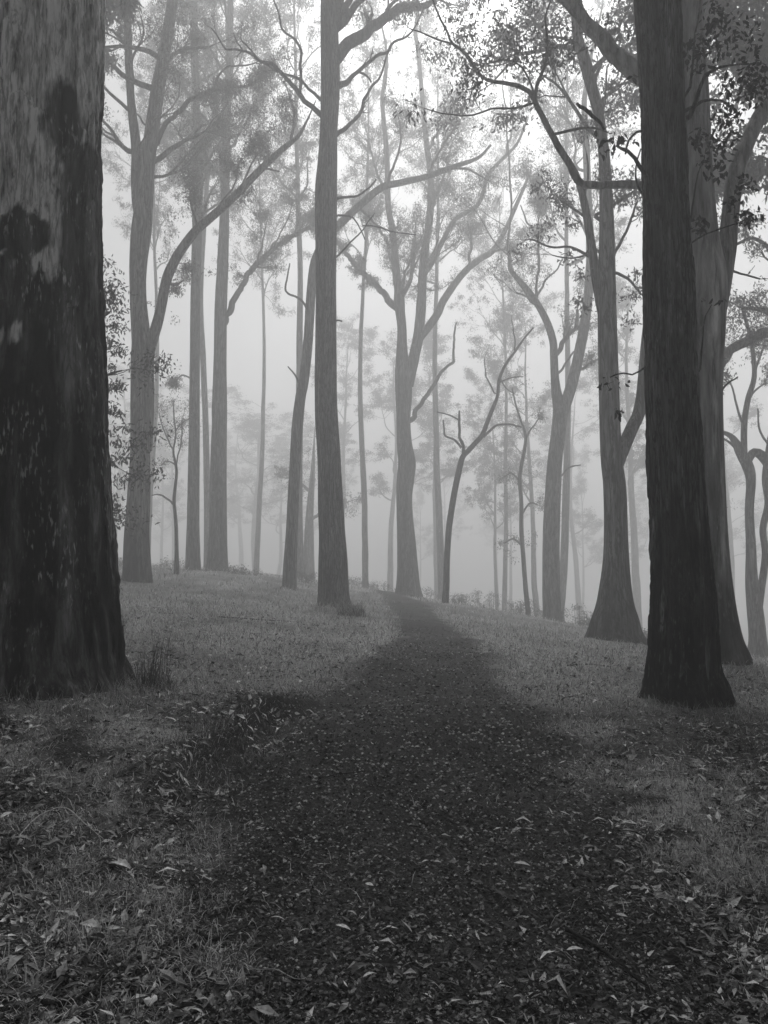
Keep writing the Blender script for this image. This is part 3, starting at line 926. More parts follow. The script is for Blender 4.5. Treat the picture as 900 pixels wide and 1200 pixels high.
make_tree('gum_tree', 'thick grey gum left of the clearing, foot charred, splitting into two stems', 26.0, (161, 681),
          [(161, 683, 19), (161, 672, 17), (160.5, 650, 15.5), (160.5, 622, 14), (163, 575, 13), (164.5, 525, 11.5), (166, 428, 12.5), (166, 400, 11), (162, 350, 9.5), (162, 310, 10), (166, 267, 11.5), (170, 230, 9.5), (173, 191, 8.5), (179, 147, 8), (185, 105, 7.8), (191, 71, 7), (197, 35, 6.6), (202, 0, 6), (206, -40, 5.5)],
          stems=[([(163, 262, 3), (160, 240, 5), (159, 205, 5.5), (160, 178, 6), (155, 133, 5), (153, 110, 4.6), (152, 89, 4.6), (150, 45, 4.4), (149, 0, 4.2)], .1, True),
                 ([(174, 528, 4.5), (175, 470, 5.5), (174, 420, 6.5), (178, 400, 6.5), (187, 368, 6), (195, 329, 5.8), (205, 305, 5.6), (215, 289, 5.4), (230, 270, 5), (247, 255, 4.8), (262, 242, 4.6), (278, 227, 4.4), (296, 208, 4.2), (313, 191, 4), (332, 174, 3.4), (349, 160, 2.2), (360, 141, 1.2), (370, 118, .5)], -.15, False)],
          limbs=[([(183, 168, 3.5), (192, 152, 3), (202, 138, 2.8), (225, 118, 2.6), (251, 104, 2.4), (270, 101, 2.1), (291, 100, 1.8), (302, 92, 1.4), (310, 84, 1)], .2, .25),
                 ([(251, 104, 1.6), (256, 90, 1.4), (268, 79, 1.2), (285, 77, 1), (302, 74, .8)], .3, 0), ([(282, 222, 1.8), (288, 208, 1.3), (294, 195, 1.1), (302, 178, .8)], .2, .7), ([(247, 254, 1.4), (262, 235, 1.1), (275, 215, .9), (280, 190, .7)], .3, .8),
                 ([(305, 196, 1.6), (320, 200, 1.1), (328, 202, .8)], .2, 0), ([(168, 145, 1.2), (164, 138, 1), (160, 134, .8)], .1, 0), ([(232, 268, 1.6), (225, 245, 1.2), (222, 225, .9)], .2, 1), ([(195, 330, 1.5), (205, 335, 1.1), (214, 330, .8)], .2, .6),
                 ([(340, 168, 2), (345, 140, 1.5), (338, 110, 1.2)], .4, 1), ([(176, 430, 1), (186, 422, .8)], .2, 0), ([(191, 71, 2.4), (215, 60, 2), (245, 55, 1.5)], .4, 1), ([(152, 60, 2), (135, 40, 1.6), (118, 30, 1.2)], .4, 1)],
          clusters=[(212, 205, 12, 60), (222, 230, 14, 90), (230, 250, 10, 50), (205, 255, 10, 40), (200, 275, 12, 50), (190, 300, 9, 30), (205, 372, 9, 26), (176, 355, 9, 26), (245, 318, 8, 30), (240, 240, 10, 40), (300, 130, 20, 300), (318, 150, 20, 300), (292, 155, 18, 200), (335, 150, 16, 160), (345, 130, 16, 140), (310, 110, 16, 160)],
          top=28, bark=M_BARK, seg=40, step=.12, flare=.16, seed=41, crown=14, shade=(.08, .55), charz=1.7, leaf=.14, cn=60, dens=1)

make_tree('gum_tree', 'straight slim gum, left one of the close pair behind the clearing', 34.0, (226, 666),
          [(226, 668, 9.5), (226, 650, 8.5), (226.5, 600, 7.2), (227.5, 510, 6.4), (228.5, 400, 5.8), (229, 350, 5.6), (231, 267, 5.6), (234, 178, 4.6), (231, 150, 3.8), (230, 100, 3.4), (228, 0, 3), (227, -40, 2.8)],
          stems=[([(235, 180, 4), (243, 166, 3.6), (252, 150, 3.2), (262, 132, 2.8), (268, 100, 2.4)], .2, True)],
          limbs=[([(238, 200, 1.4), (250, 180, 1.1), (262, 160, .8)], .3, .8), ([(228, 120, 1.5), (210, 95, 1.2), (200, 70, .8)], .4, 1), ([(226, 445, 1.1), (214, 440, .9), (205, 448, .6)], .3, .2)],
          clusters=[(212, 440, 7, 14), (206, 450, 7, 14), (210, 428, 6, 10)],
          top=31, bark=M_BARK, seg=24, step=.2, flare=.12, seed=43, crown=13, shade=(.35, .5), cn=55, dens=1, crown_from=.38)

make_tree('gum_tree', 'straight stout gum, right one of the close pair behind the clearing', 35.0, (255, 669),
          [(255, 671, 13.5), (255, 655, 12), (255.5, 620, 10.5), (255.5, 583, 10), (257, 500, 9), (257, 478, 9), (258, 420, 7.6), (259, 350, 7.2), (261, 310, 6.6), (264, 222, 5), (266, 150, 4.4), (268, 90, 4), (270, 0, 3.6), (271, -40, 3)],
          limbs=[([(263, 376, 4.2), (275, 352, 3.6), (285, 333, 3.4), (296, 315, 3.2), (308, 301, 3), (322, 289, 2.8), (345, 276, 2.4), (367, 262, 2), (385, 245, 1.5)], .2, .6), ([(315, 295, 1.2), (328, 275, 1), (338, 255, .8), (342, 240, .6)], .3, .9), ([(267, 180, 2), (285, 150, 1.6), (300, 120, 1.2)], .4, 1),
                 ([(300, 309, 1.3), (308, 285, 1), (312, 262, .7)], .3, 1)],
          clusters=[(330, 262, 14, 60), (345, 250, 16, 70), (320, 240, 16, 60), (300, 255, 14, 50)],
          top=30, bark=M_BARK, seg=26, step=.2, flare=.12, seed=47, crown=13, shade=(.3, .5), cn=55, dens=1)

make_tree('gum_tree', 'thin pale trunk glimpsed between the close pair behind the clearing', 42.0, (243, 662),
          [(243, 664, 4.5), (243, 600, 4), (241, 500, 3.6), (238, 420, 3.4), (235, 350, 3.2), (240, 250, 2.8), (248, 150, 2.4)], top=32, seg=14, step=.4, seed=49, crown=12, cn=50, dens=1, leaf=.18)

make_tree('gum_tree', 'big gum at the crest of the path with knobbly trunk and three rising forks', 38.0, (478, 695),
          [(478, 697, 16.5), (477.5, 685, 14), (477, 660, 12), (476, 634, 11), (474, 585, 9.6), (475.5, 560, 10.2), (477, 542, 10.2), (474, 520, 9), (472.5, 492, 8.4), (473, 457, 9.6), (472, 432, 8.5), (471, 410, 6.5), (471, 386, 5.6), (469, 365, 6), (468, 352, 6.5), (467, 340, 5), (464, 310, 4.4), (460, 270, 4), (455, 240, 3.6), (453, 178, 3), (448, 120, 2.5)],
          stems=[([(479, 452, 6), (483, 430, 6.6), (488, 405, 6.6), (492, 380, 6), (494, 350, 5.6), (496, 311, 5), (500, 280, 4.4), (504, 249, 4.2), (505, 220, 3.8), (504, 200, 3.6), (500, 170, 3.2), (497, 140, 2.8), (490, 60, 2.4)], .2, True),
                 ([(492, 396, 5), (500, 386, 5), (512, 369, 4.8), (519, 354, 4.4), (532, 334, 4.2), (547, 316, 3.9), (562, 304, 3.6), (578, 293, 3.4), (592, 270, 2.8), (603, 245, 2.4), (613, 222, 2), (622, 200, 1.4)], .3, False),
                 ([(497, 322, 3), (507, 307, 3), (520, 280, 2.9), (533, 258, 2.7), (548, 248, 2.6), (560, 240, 2.5), (566, 226, 2.3), (572, 205, 2.1), (590, 185, 1.9), (606, 168, 1.6), (618, 140, 1.2)], -.3, False)],
          limbs=[([(466, 362, 4.5), (458, 356, 4.2), (448, 343, 3.6), (436, 332, 3.3), (420, 315, 3), (405, 296, 2.6), (392, 280, 2)], .2, .5),
                 ([(483, 489, 3), (492, 474, 2.5), (504, 457, 2.4), (512, 444, 2.1), (520, 434, 1.9), (531, 425, 1.7), (531, 405, 1.4), (533, 386, 1.1), (535, 378, .8)], .1, 0),
                 ([(464, 300, 2), (448, 275, 1.6), (432, 255, 1.2), (420, 228, .9)], .3, 1), ([(455, 235, 1.8), (440, 200, 1.5), (432, 165, 1)], .3, 1), ([(504, 245, 2), (520, 205, 1.6), (530, 170, 1.1)], .3, 1), ([(547, 316, 1.8), (552, 285, 1.4), (548, 262, 1)], .3, 1),
                 ([(500, 175, 2), (520, 145, 1.6), (538, 110, 1.2)], .3, 1), ([(578, 293, 1.8), (600, 290, 1.4), (620, 280, 1)], .3, 1), ([(590, 185, 1.5), (600, 150, 1.2), (598, 120, .9)], .3, 1), ([(470, 330, 1.4), (482, 300, 1.1), (486, 270, .8)], .3, 1)],
          clusters=[(u, v, r, n) for (u, v, r, n) in [(520, 210, 22, 120), (545, 190, 22, 120), (575, 170, 22, 120), (430, 200, 22, 120), (420, 170, 24, 130), (445, 150, 24, 130), (480, 160, 24, 130), (515, 130, 26, 140), (550, 110, 26, 130), (470, 110, 26, 130), (440, 90, 24, 110), (565, 210, 18, 90), (500, 90, 24, 110), (530, 80, 22, 100), (545, 275, 14, 60), (480, 270, 12, 50)]],
          top=31, bark=M_BARK, seg=30, step=.15, flare=.2, seed=51, crown=15, shade=(.3, .45), rough=.12, twiggy=1.3, cn=52, dens=1)

make_tree('dead_tree', 'small bare crooked tree just right of where the path meets the fog', 31.0, (522, 704),
          [(522, 706, 4.5), (523, 685, 3.8), (524, 652, 3.6), (526, 620, 3.6), (529, 599, 3.6), (533, 575, 3.5), (537, 556, 3.4), (542, 536, 3.2), (549, 528, 3), (558, 518, 2.8), (565, 510, 2.8), (571, 495, 2.5), (576, 482, 2.3), (583, 464, 2), (585, 445, 1.9), (592, 428, 1.7), (602, 414, 1.5), (613, 398, 1.2), (625, 384, .9)],
          limbs=[([(542, 536, 2), (541, 522, 1.9), (539, 505, 1.6), (539, 492, 1.5), (538, 481, 1)], .1, 0), ([(540, 525, 1.5), (531, 516, 1.3), (522, 510, 1.1), (520, 492, .9)], .3, 0), ([(538, 493, 1), (526, 487, .9), (513, 483, .7)], .2, 0),
                 ([(566, 512, 1.7), (576, 503, 1.5), (586, 498, 1.3), (598, 497, 1.1), (611, 500, .8)], .2, 0), ([(584, 449, 1), (596, 444, .8), (613, 441, .5)], .2, -.2), ([(585, 442, .9), (592, 455, .7), (604, 462, .5)], .2, -.2), ([(578, 460, .9), (570, 440, .8), (568, 420, .5)], .3, -.3), ([(602, 414, .9), (603, 395, .7), (600, 375, .5)], .2, -.2)],
          top=0, crown=0, bark=M_DARKBARK, seg=12, step=.15, flare=.1, seed=53, shade=(.3, .4))

make_tree('gum_tree', 'grey two stemmed gum standing below the crest right of the bare crooked tree', 33.0, (647, 730),
          [(648, 736, 15), (647, 722, 11.5), (646, 690, 10.5), (646, 640, 10), (647, 600, 9.6), (650, 545, 8.8), (654, 510, 8.4), (656, 482, 8), (652, 460, 6), (650, 439, 4.8), (649, 415, 4.6), (648, 400, 4.4), (642, 380, 4.2), (632, 360, 3.8), (620, 342, 3.5), (606, 326, 3), (598, 315, 2.6), (597, 300, 2.2), (595, 285, 1.8), (597, 268, 1.2)],
          stems=[([(656, 492, 6.5), (660, 483, 6.8), (667, 460, 6.6), (673, 439, 6.4), (679, 412, 6.2), (684, 386, 6), (689, 350, 5.6), (692, 300, 5), (690, 250, 4.6), (688, 200, 4.2)], .2, True)],
          limbs=[([(653, 415, 3), (658, 405, 2.9), (668, 390, 2.6), (675, 377, 2.2), (677, 362, 1.5)], .2, .9), ([(629, 352, 1.8), (629, 330, 1.6), (631, 300, 1.5), (631, 280, 1.3), (623, 268, 1.1), (615, 255, .9), (610, 240, .7)], .2, 0), ([(631, 345, 1.5), (640, 328, 1.2), (650, 318, 1), (658, 305, .7)], .2, 0), ([(622, 283, 1), (630, 265, .9), (632, 240, .8), (630, 215, .6)], .1, .2), ([(608, 298, 1), (590, 293, .8), (575, 297, .6)], .3, 0),
                 ([(654, 438, 1.6), (664, 425, 1.3), (672, 412, 1.1)], .3, 0), ([(676, 435, 2), (690, 428, 1.6), (705, 418, 1.2)], .3, .6), ([(655, 560, 1.2), (668, 548, 1), (680, 545, .7)], .3, 0)],
          clusters=[(682, 350, 12, 50), (675, 360, 10, 40), (695, 400, 8, 26), (690, 340, 10, 40)],
          top=30, bark=M_BARK, seg=26, step=.18, flare=.2, seed=57, crown=12, shade=(.3, .5), dens=.85, cn=46)

make_tree('gum_sapling', 'wispy young gum with a thin bent stem left of the clearing pair', 30.0, (207, 664),
          [(207, 666, 3.2), (207, 650, 2.6), (206.5, 620, 2.2), (205, 600, 2), (204, 585, 2), (206, 565, 1.8), (207, 552, 1.7), (205, 540, 1.5), (203, 528, 1.2), (206, 510, 1), (204, 490, .8), (203, 470, .6)],
          limbs=[([(204, 592, 1.3), (196, 584, 1.1), (186, 579, .9), (177, 580, .6)], .2, 0), ([(206, 556, 1.1), (208, 535, .9), (212, 515, .8), (214, 490, .6)], .1, .4), ([(204, 530, 1), (197, 515, .9), (190, 500, .7), (186, 485, .5)], .1, .4), ([(206, 545, .9), (196, 540, .7), (188, 545, .5)], .2, .4), ([(205, 505, .8), (214, 495, .7), (222, 490, .5)], .2, .4)],
          clusters=[(190, 478, 12, 70), (204, 470, 12, 70), (217, 478, 12, 60), (192, 500, 12, 60), (210, 500, 12, 60), (184, 462, 8, 30), (220, 500, 8, 30), (196, 522, 9, 26), (211, 522, 8, 22), (186, 520, 7, 16), (203, 455, 8, 24), (200, 560, 5, 8)],
          top=0, crown=0, seg=8, step=.2, seed=61, flare=.1, leaf=.12, shade=(.2, .35), cn=14)

make_tree('gum_sapling', 'slim sapling with ragged leaf tufts standing before the two stemmed gum', 35.0, (618, 718),
          [(619, 720, 3.2), (616, 690, 2.8), (613, 650, 2.6), (611, 620, 2.6), (611, 590, 2.4), (609, 563, 2.2), (611, 545, 2), (614, 530, 2), (616, 515, 1.8), (614, 503, 1.5), (606, 480, 1.1), (600, 455, .8)],
          limbs=[([(612, 640, 1.2), (602, 632, 1), (592, 636, .7)], .2, .3), ([(612, 600, 1.2), (622, 590, 1), (630, 592, .7)], .2, .3), ([(610, 565, 1.2), (600, 555, 1), (592, 558, .7)], .2, .3), ([(615, 515, 1.2), (625, 500, 1), (632, 490, .7)], .2, .3)],
          clusters=[(603, 628, 12, 60), (594, 645, 11, 50), (620, 635, 11, 50), (625, 625, 8, 30), (600, 655, 8, 26), (606, 566, 12, 60), (594, 560, 12, 50), (624, 552, 11, 40), (590, 580, 8, 24), (605, 500, 13, 60), (618, 480, 13, 60), (600, 462, 14, 60), (625, 500, 12, 50), (612, 450, 14, 60), (596, 440, 12, 40), (630, 465, 10, 30)],
          top=0, crown=0, seg=8, step=.2, seed=63, flare=.1, leaf=.15, shade=(.2, .35), cn=14)

make_tree('bushy_tree', 'leafy tree peeping out from behind the giant charred trunk at left', 17.0, (92, 700),
          [(92, 705, 9), (92, 650, 7), (90, 560, 6.5), (94, 460, 6), (92, 380, 5), (95, 300, 4), (96, 230, 3)],
          limbs=[([(93, 560, 3), (108, 545, 2.4), (125, 540, 1.6), (138, 548, 1)], .2, .7), ([(93, 480, 3), (108, 455, 2.4), (126, 440, 1.6), (142, 434, 1)], .2, .7), ([(93, 400, 3), (110, 380, 2.4), (128, 366, 1.6)], .2, .8), ([(93, 620, 2), (110, 606, 1.5), (126, 602, 1)], .2, .5)],
          clusters=[(128, 350, 14, 90), (135, 380, 15, 100), (128, 400, 14, 90), (138, 410, 12, 60), (130, 432, 10, 50), (126, 452, 10, 60), (136, 455, 12, 70), (142, 450, 8, 40), (128, 480, 14, 90), (140, 484, 10, 50), (130, 505, 10, 44), (138, 520, 9, 36), (130, 540, 9, 40), (139, 536, 8, 34), (128, 562, 9, 40), (136, 580, 8, 30), (130, 592, 9, 40), (138, 598, 7, 26), (127, 606, 7, 26), (128, 330, 12, 60), (145, 500, 9, 30), (150, 535, 8, 30), (128, 310, 12, 50)],
          top=0, crown=0, seg=14, step=.3, seed=67, leaf=.12, shade=(.3, .4), flare=.1, dens=.6)

make_tree('gum_tree', 'crooked gum with arching limbs near the right edge, behind the forked pale trunk', 27.0, (888, 772),
          [(889, 776, 13), (888, 750, 10), (885, 715, 9), (881, 680, 7), (880, 640, 5.5), (878, 600, 5), (880, 565, 5.5), (877, 548, 6.5), (868, 530, 6), (862, 518, 4.5), (855, 510, 3), (842, 505, 2)],
          stems=[([(888, 722, 4.5), (892, 690, 4.5), (897, 650, 4.2), (894, 620, 4), (900, 590, 4), (897, 560, 4.2), (902, 520, 3.8), (910, 470, 3.4), (912, 400, 3)], .1, False),
                 ([(874, 545, 4.5), (884, 530, 5), (898, 540, 6), (915, 570, 7), (930, 620, 8)], .2, False), ([(872, 538, 4), (872, 500, 3.8), (876, 470, 3.4), (884, 440, 3), (880, 400, 2.4), (870, 360, 2)], .1, False)],
          limbs=[([(866, 526, 1.8), (852, 515, 1.4), (842, 512, 1)], .1, 0), ([(873, 500, 1.6), (862, 470, 1.3), (858, 452, 1), (850, 440, .7)], .2, 0), ([(884, 440, 1.5), (892, 415, 1.2), (898, 390, .9)], .2, .8), ([(900, 520, 1.5), (890, 500, 1.2), (888, 478, .9)], .2, 0), ([(876, 470, 1.4), (888, 455, 1.1), (900, 448, .8)], .2, .5)],
          clusters=[(862, 520, 8, 16), (850, 590, 7, 10), (880, 420, 14, 40), (895, 400, 14, 40)],
          top=0, crown=0, seg=16, step=.2, seed=71, flare=.15, shade=(.3, .45))

make_tree('gum_tree', 'spreading leafy gum whose dark boughs fill the right edge at mid height', 24.0, (930, 790),
          [(932, 800, 16), (930, 740, 12), (928, 640, 11), (930, 560, 10), (926, 470, 9), (920, 410, 8), (918, 330, 7), (915, 250, 6)],
          limbs=[([(921, 400, 7), (900, 391, 6.5), (880, 398, 6), (861, 409, 5.5), (850, 423, 5), (839, 439, 4.5), (832, 455, 3)], -.1, .3), ([(918, 340, 4), (898, 290, 2.6), (880, 280, 2), (858, 290, 1.5)], .2, .6), ([(916, 380, 4), (895, 365, 3), (870, 362, 2)], .2, 1)],
          clusters=[(868, 368, 20, 240), (890, 362, 20, 240), (880, 385, 18, 200), (856, 382, 14, 120), (896, 388, 16, 160), (850, 360, 10, 50), (862, 400, 10, 60), (892, 345, 12, 80), (845, 395, 8, 30)],
          top=27, bark=M_BARK, seg=20, step=.3, seed=73, crown=12, cn=50, shade=(.3, .45))

make_tree('bushy_tree', 'low round crowned tree hiding behind the dark straight gum', 46.0, (362, 690),
          [(362, 692, 6.5), (362, 640, 6), (363, 600, 4.5), (366, 560, 3), (368, 520, 1), (369, 500, .5)],
          limbs=[([(364, 610, 2), (385, 595, 1.6), (405, 590, 1.2)], .2, .6), ([(365, 580, 2), (350, 565, 1.5), (335, 560, 1)], .2, .6)],
          clusters=[(405, 590, 12, 110), (412, 600, 10, 90), (398, 575, 10, 80), (340, 565, 14, 100), (352, 555, 16, 120), (332, 550, 10, 50), (375, 560, 14, 80), (356, 580, 12, 70), (410, 580, 8, 50), (366, 530, 16, 120), (352, 530, 12, 80), (372, 510, 10, 60)],
          top=0, crown=0, seg=10, step=.4, seed=77, leaf=.2)

ghosts = [  # u, base v, distance, half width, lean px, label
    (302, 668, 58, 7.5, 0, 'faint wide trunk in the fog midway between the clearing pair and the leaning trunk'),
    (283, 672, 72, 4, 2, 'very faint narrow trunk in the fog beside the clearing pair'),
    (322, 676, 66, 5, -2, 'faint trunk in the fog just left of the slender leaning trunk'),
    (398, 690, 52, 5, 42, 'faint strongly leaning trunk in the fog right of the dark straight gum'),
    (458, 694, 50, 5, -3, 'faint trunk close on the left side of the big crest gum'),
    (514, 698, 48, 5.5, 2, 'faint trunk directly behind the bare crooked tree'),
    (582, 690, 45, 3.4, 3, 'dim narrow trunk left of the ragged sapling'),
    (632, 715, 40, 5, 8, 'dim trunk leaning against the view of the two stemmed gum'),
    (679, 708, 52, 5, -3, 'faint trunk between the two stemmed gum and the broad based gum'),
    (748, 745, 40, 5.5, -4, 'dim trunk in the gap left of the black trunk'),
    (735, 735, 60, 4, 3, 'faint narrow trunk behind the foot of the broad based gum'),
    (866, 752, 42, 5.5, 2, 'dim trunk showing right beside the forked pale trunk'),
    (852, 745, 60, 4, 0, 'faint trunk farther back beside the forked pale trunk'),
    (133, 664, 60, 4.5, 0, 'faint trunk in the fog just right of the giant charred trunk'),
    (190, 664, 66, 4, 4, 'faint trunk in the fog behind the wispy young gum')]
# ------------------------------------------------------------------ more of the forest, copied from a few grown trees
def proto(seed, H, leaf=.22, cn=30, lo=.38, nb=9):
    rng = np.random.default_rng(seed)
    root = empty('gum_tree', (0, 0, 0))
    r0 = rng.uniform(.26, .42)
    rows = [np.array([0, 0, -3.0, r0 * 1.3]), np.array([0, 0, 0, r0 * 1.3]), np.array([0, 0, .7, r0])]
    d = np.array([rng.normal() * .06, rng.normal() * .06, 1.0]); cl = []
    while rows[-1][2] < H:
        d = unit(d * .8 + np.array([rng.normal() * .022, rng.normal() * .022, .25]))
        rows.append(np.array([*(rows[-1][:3] + d * 2.0), max(r0 * (1 - .85 * rows[-1][2] / H), .04)]))
    rows = np.array(rows)
    mb = MB(); Q = crom(rows, 50)
    tube(mb, Q[:, :3], Q[:, 3], 10, rough=.12, seed=seed)
    mb.build('trunk', M_BARK, root)
    cand = [i for i in range(len(rows)) if rows[i][2] > H * lo]
    for j in range(nb):
        i = cand[j * len(cand) // nb]
        lb = MB(); d = rng.normal(size=3); d[2] = abs(d[2]) * .4 + .7
        grow(lb, cl, rows[i][:3], unit(d), rng.uniform(3.0, 5.5), max(rows[i][3] * .55, .04), 2, rng, .85, .1, .6, cn)
        lb.build('branch', M_BARK, root)
    fb = MB(); clusters_to_leaves(fb, cl, rng, leaf)
    tag(fb.build('foliage', M_LEAF, root, smooth=False), kind='stuff')
    return root


def copy_tree(o, parent=None):
    c = o.copy()
    COL.objects.link(c)
    if parent is not None:
        c.parent = parent
        c.matrix_parent_inverse = o.matrix_parent_inverse.copy()
    for ch in list(o.children):
        copy_tree(ch, c)
    return c


bpy.context.view_layer.update()
protos = [proto(500 + k, h, .24, 60, .42, 12) for k, h in enumerate((37, 41, 34, 39))]
tall = [proto(520 + k, h, .20, 60, .60, 17) for k, h in enumerate((44, 47))]
rf = random.Random(4)
for i, (u, v, Y, hw, lean, lab) in enumerate(ghosts):
    Yg = far(Y) * 1.42
    b = at(u, v, Yg)
    o = protos[i] if i < 4 else copy_tree(protos[i % 4])
    o.location = (b[0], b[1], h1(b[0], b[1]))
    s = rf.uniform(.85, 1.0)
    w = hw * Yg / F / .36
    o.scale = (w * .5 + s * .5, w * .5 + s * .5, s)
    o.rotation_euler = (0, math.radians(lean * .25), rf.uniform(0, 6.28)) if abs(lean) > 20 else (0, 0, rf.uniform(0, 6.28))
    tag(o, lab, 'tree')
# crowns that close the canopy behind the clearing
for i, (u, Y) in enumerate(((172, 76), (226, 70), (300, 84), (352, 68), (428, 74), (518, 78), (590, 92), (655, 70))):
    b = at(u, 690, Y)
    o = tall[i] if i < 2 else copy_tree(tall[i % 2])
    o.location = (b[0], b[1], h1(b[0], b[1]))
    o.rotation_euler = (0, 0, rf.uniform(0, 6.28))
    q = rf.uniform(1.08, 1.18)
    o.scale = (q * .85, q * .85, q)
    tag(o, ('hazy tall gum between the trunk and long limb of the grey gum with charred foot', 'hazy tall gum standing directly behind the close pair', 'slim hazy gum midway between the close pair and the slender leaning trunk',
            'hazy gum almost hidden by the dark straight gum', 'hazy gum midway between the dark straight gum and the knobbly crest gum', 'hazy slim gum directly behind the bare crooked tree',
            'hazy gum between the ragged sapling and the bare crooked tree', 'hazy gum rising right behind the two stemmed gum below the crest')[i], 'tree', 'misty gums behind the nearer trees')
spots = []
tries = 0
while len(spots) < 24 and tries < 5000:
    tries += 1
    Y = rf.uniform(150, 260)
    X = rf.uniform(-.62, .62) * Y
    if all((X - a) ** 2 + (Y - b) ** 2 > 30 for a, b in spots):
        spots.append((X, Y))
spots += [(-17, 16), (-22, 38), (17, 23), (28, 48), (-27, 28), (26, 20)]
for i, (X, Y) in enumerate(spots):
    o = copy_tree(protos[i % len(protos)])
    o.location = (X, Y, h1(X, Y))
    o.rotation_euler = (0, 0, rf.uniform(0, 6.28))
    s = rf.uniform(.8, .95)
    o.scale = (s, s, s)
    tag(o, 'gum tree of the far forest, trunk and crown almost lost in the fog', 'tree', 'far gum trees lost in the fog')


shade_spots = [(-8, 2), (8, 4), (9.5, 12), (-9.5, 13), (-14, 8), (14, 8), (-12, 19), (14, 17), (-17, 28), (17.5, 30), (-19, 3), (19, 2), (-20, 14), (21, 15)]  # unseen gums added around the camera to shade the near fog
shade_gums = [proto(700 + k, h, .38, 84, .5, 17) for k, h in enumerate((26, 29))]
for i, (X, Y) in enumerate(shade_spots):
    o = shade_gums[i] if i < 2 else copy_tree(shade_gums[i % 2])
    o.location = (X, Y, h1(X, Y))
    o.rotation_euler = (0, 0, rf.uniform(0, 6.28))
    tag(o, 'tall leafy gum outside the picture, added to shade the near fog', 'tree', 'unseen shade gums around the viewer')


# ------------------------------------------------------------------ low growth
def shrub(name, label, u, v, Y, wpx, hpx, n, seed, group=None):
    rng = np.random.default_rng(seed)
    Y = far(Y)
    b = at(u, v, Y); gz = h1(b[0], b[1]); m = Y / F
    root = tag(empty(name, (b[0], b[1], gz)), label, 'shrub', group)
    cl, mb = [], MB()
    for k in range(n):
        x, y = rng.uniform(-1, 1) * wpx * m, rng.uniform(-.6, .6) * wpx * m
        hh = hpx * m * rng.uniform(.5, 1) * (1 - .5 * abs(x) / (wpx * m))
        g = h1(b[0] + x, b[1] + y)
        P = np.array([(b[0] + x * .8, b[1] + y * .8, g - .05), (b[0] + x, b[1] + y, g + hh * .5), (b[0] + x * 1.1, b[1] + y, g + hh)])
        tube(mb, P, [.03, .02, .01], 4)
        cl += [(b[0] + x, b[1] + y, g + hh * .9, .42, 60), (b[0] + x * 1.05, b[1] + y, g + hh * .45, .45, 60)]
    mb.build('stem', M_BARK, root)
    fb = MB(); clusters_to_leaves(fb, cl, rng, .13)
    tag(fb.build('foliage', M_LEAF, root, smooth=False), kind='stuff')


shrub('shrub', 'low dim bushes just beyond the crest, right of the bare crooked tree', 575, 705, 42, 36, 26, 16, 1)
shrub('shrub', 'low bush at the foot of the two stemmed gum', 622, 728, 36, 26, 26, 10, 2)
shrub('shrub', 'low bush on the right side of the two stemmed gum foot', 678, 738, 33, 24, 30, 10, 3)
shrub('shrub', 'small bush beside the foot of the slender leaning trunk', 352, 690, 33, 12, 14, 5, 4)
shrub('shrub', 'faint low bushes behind the left clearing edge', 150, 664, 42, 30, 18, 10, 5)
shrub('shrub', 'low scrub at the right edge beyond the slope', 880, 775, 30, 28, 22, 9, 6)

for i, (u, Y) in enumerate(((285, 33), (385, 38), (415, 40), (455, 42), (500, 41), (545, 38), (205, 36), (700, 30), (125, 34), (770, 30))):
    shrub('shrub', 'faint low scrub along the misty edge where the ground drops away', u, 700, Y, 22, 13, 6, 20 + i, 'low scrub along the misty crest')

# grass tufts that stand out
def blades(mb, cx, cy, n, rad, L, w, rng, lean=.5, shade=(.0, .5), bend=.5):
    a = rng.uniform(0, 6.28, n); r = rad * rng.random(n) ** .5
    x, y = cx + r * np.cos(a), cy + r * np.sin(a)
    z = height(x, y) - .005
    az = rng.uniform(0, 6.28, n)
    ln = L * rng.uniform(.5, 1.15, n)
    le = lean * rng.uniform(.2, 1.4, n)
    dx, dy = np.cos(az), np.sin(az)
    px_, py_ = -dy * w / 2, dx * w / 2
    p0 = np.stack([x, y, z], 1)
    p1 = p0 + np.stack([dx * np.sin(le) * ln * .55, dy * np.sin(le) * ln * .55, np.cos(le) * ln * .55], 1)
    l2 = le + bend
    p2 = p1 + np.stack([dx * np.sin(l2) * ln * .45, dy * np.sin(l2) * ln * .45, np.cos(l2) * ln * .45], 1)
    W_ = np.stack([px_, py_, np.zeros(n)], 1)
    V = np.stack([p0 - W_, p0 + W_, p1 + W_ * .8, p1 - W_ * .8, p2], 1).reshape(-1, 3)
    k = np.arange(n) * 5
    q = np.stack([k, k + 1, k + 2, k + 3], 1)
    t = np.stack([k + 3, k + 2, k + 4], 1)
    s = rng.uniform(shade[0], shade[1], n)
    mb.add(V, q, t, np.repeat(s, 5))


def tuft(label, u, v, n, rad, L, w, seed, cat='grass tuft', ymin=1.5, shade=(.0, .25), lean=.45, name='grass_tuft', bend=.5):
    rng = np.random.default_rng(seed)
    p = ground_at(u, v, ymin)
    mb = MB()
    blades(mb, p[0], p[1], n, rad, L, w, rng, lean, shade, bend)
    return tag(mb.build(name, M_GRASS, smooth=False), label, cat)


